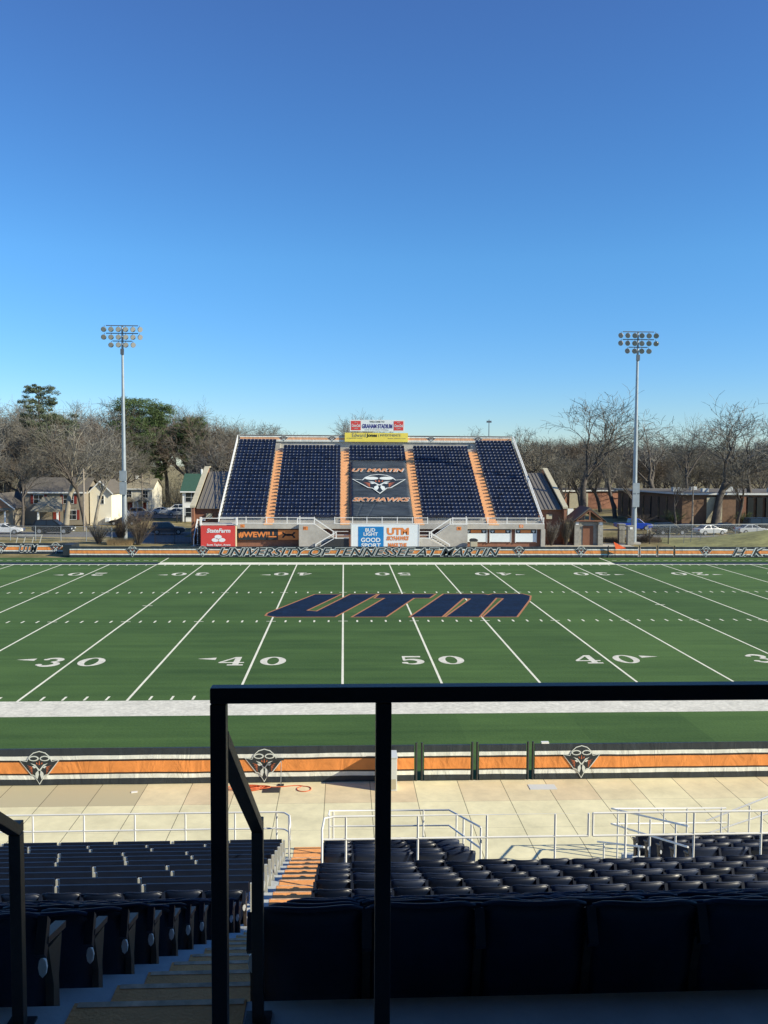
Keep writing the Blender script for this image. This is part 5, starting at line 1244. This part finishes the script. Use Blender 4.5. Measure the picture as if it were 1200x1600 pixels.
def iron_fence(x0, x1, y, H, lab):
    t = thing('iron_fence', lab, 'fence', (x0,y,0)); L = x1-x0
    for z in (.15, H-.15): MB().box(0,L,-.02,.02,z-.02,z+.02).build('rail', M['black'], t)
    b_ = MB()
    for k in range(int(L/.16)): b_.box(.16*k-.011,.16*k+.011,-.012,.012,.04,H)
    b_.build('baluster_grille', M['black'], t)
    for x in [i*2.4 for i in range(int(L/2.4)+1)]: MB().box(x-.04,x+.04,-.045,.045,0,H+.1).build('post', M['black'], t)
iron_fence(27.6, 30.7, 70.4, 1.9, 'black iron fence between gatehouse and stone piers'); iron_fence(31.6, 36.5, 70.6, 1.7, 'black iron fence beyond the floodlight pole'); iron_fence(20.0, 23.6, 72.0, 1.9, 'black iron fence between brick wing and gatehouse'); iron_fence(-27.6, -23.2, 70.2, 1.9, 'dark iron gate fence beside the houses end of the far stand')
def chain_fence(x0, y0, x1, y1, H, lab):
    t = thing('chain_link_fence', lab, 'fence', (x0,y0,0)); L = math.hypot(x1-x0, y1-y0); t.rotation_euler.z = math.atan2(y1-y0, x1-x0)
    MB().tube([(0,0,H),(L,0,H)], .035, 6).build('top_rail', M['galv'], t)
    n = int(L/3)
    for k in range(n+1): MB().tube([(L*k/n,0,0),(L*k/n,0,H+.05)], .045, 6).build('post', M['galv'], t)
    MB().box(0,L,-.004,.004,.03,H).build('mesh_panel', M['chain'], t)
chain_fence(-66,76.2,-33.6,73.2,1.85,'galvanised chain link fence in front of the parked cars and houses'); chain_fence(36.5,78.5,66,83.0,1.8,'galvanised chain link fence above the grass berm')
al = thing('aluminium_bench', 'small aluminium players bench lying on the dry grass', 'bench', (-44.6,71.0,0), .05)
for x in (0,.9,1.9,2.8): MB().bar((x,0,0),(x+.25,.1,1.0),.07,.07).build('leg', M['aluminium'], al)
MB().box(.2,3.1,-.1,.2,.95,1.02).build('seat', M['aluminium'], al)
fl = thing('corner_flag', 'bright orange pennant flag on the far banner gate', 'flag', (24.6,54.6,0)); MB().tube([(0,0,0),(-.25,0,1.75)], .02, 6).build('staff', M['black'], fl); MB().prism([(-.25,1.75),(1.15,1.05),(.0,.95)][::-1], lambda a, c: (a,-.02+.05*a,c), lambda a, c: (a,.0+.05*a,c)).build('pennant', M['flag_orange'], fl)
t = thing('notice_board', 'white notice board beyond the iron fence near the blue pickup', 'sign', (30.3,95,-.05)); MB().box(-.45,.45,-.05,.0,1.7,3.2).build('panel', M['white_paint'], t); MB().box(-.06,.06,.003,.1,0,1.8).build('post', M['dark_metal'], t)
t = thing('tripod_frame', 'thin metal training frame standing on the grass by the berm', 'frame', (38.6,71.2,0))
for x in (0,.9,2.1): MB().bar((x,0,0),(x+.15,.1,1.35),.04,.04).build('leg', M['galv_dark'], t)
MB().bar((.15,.1,1.3),(2.25,.1,1.3),.04,.04).build('crossbar', M['galv_dark'], t)
# roads, car park, berm
def sheet(name, pts, mm, dz=.0): tag(MB().add([(x,y,gz(y)+dz) for x,y in pts], [tuple(range(len(pts)))]).build(name, M[mm]), kind='structure')
sheet('street', [(-120,80),(-26,80),(-26,88.5),(-120,88.5)], 'asphalt', -.012); sheet('street', [(34,80.5),(140,80.5),(140,99),(34,96)], 'asphalt', -.012)
sheet('driveway', [(-31,70.5),(-23.5,70.5),(-23.5,80),(-31,80)], 'asphalt', -.008)
sheet('car_park', [(-50,124),(-30,124),(-26,158),(-44,158)], 'asphalt', .03)
b = MB(); nx, ny = 40, 14
for j in range(ny+1):
    for i in range(nx+1):
        x = 36+46*i/nx; y = 58+22*j/ny; fx = min(1, max(0, (x-36)/17)); fx = fx*fx*(3-2*fx); b.v.append((x, y, -.02+2.15*fx*math.sin(math.pi*j/ny)**1.3+.06*math.sin(x*1.3+y)*fx))
for j in range(ny):
    for i in range(nx): q = j*(nx+1)+i; b.f.append((q, q+1, q+nx+2, q+nx+1))
tag(b.build('berm', mat('berm_grass', (.24,.23,.085), .95, .35, 1.2, .6, 9, var2=.25, scale2=.25), smooth=True), kind='structure')
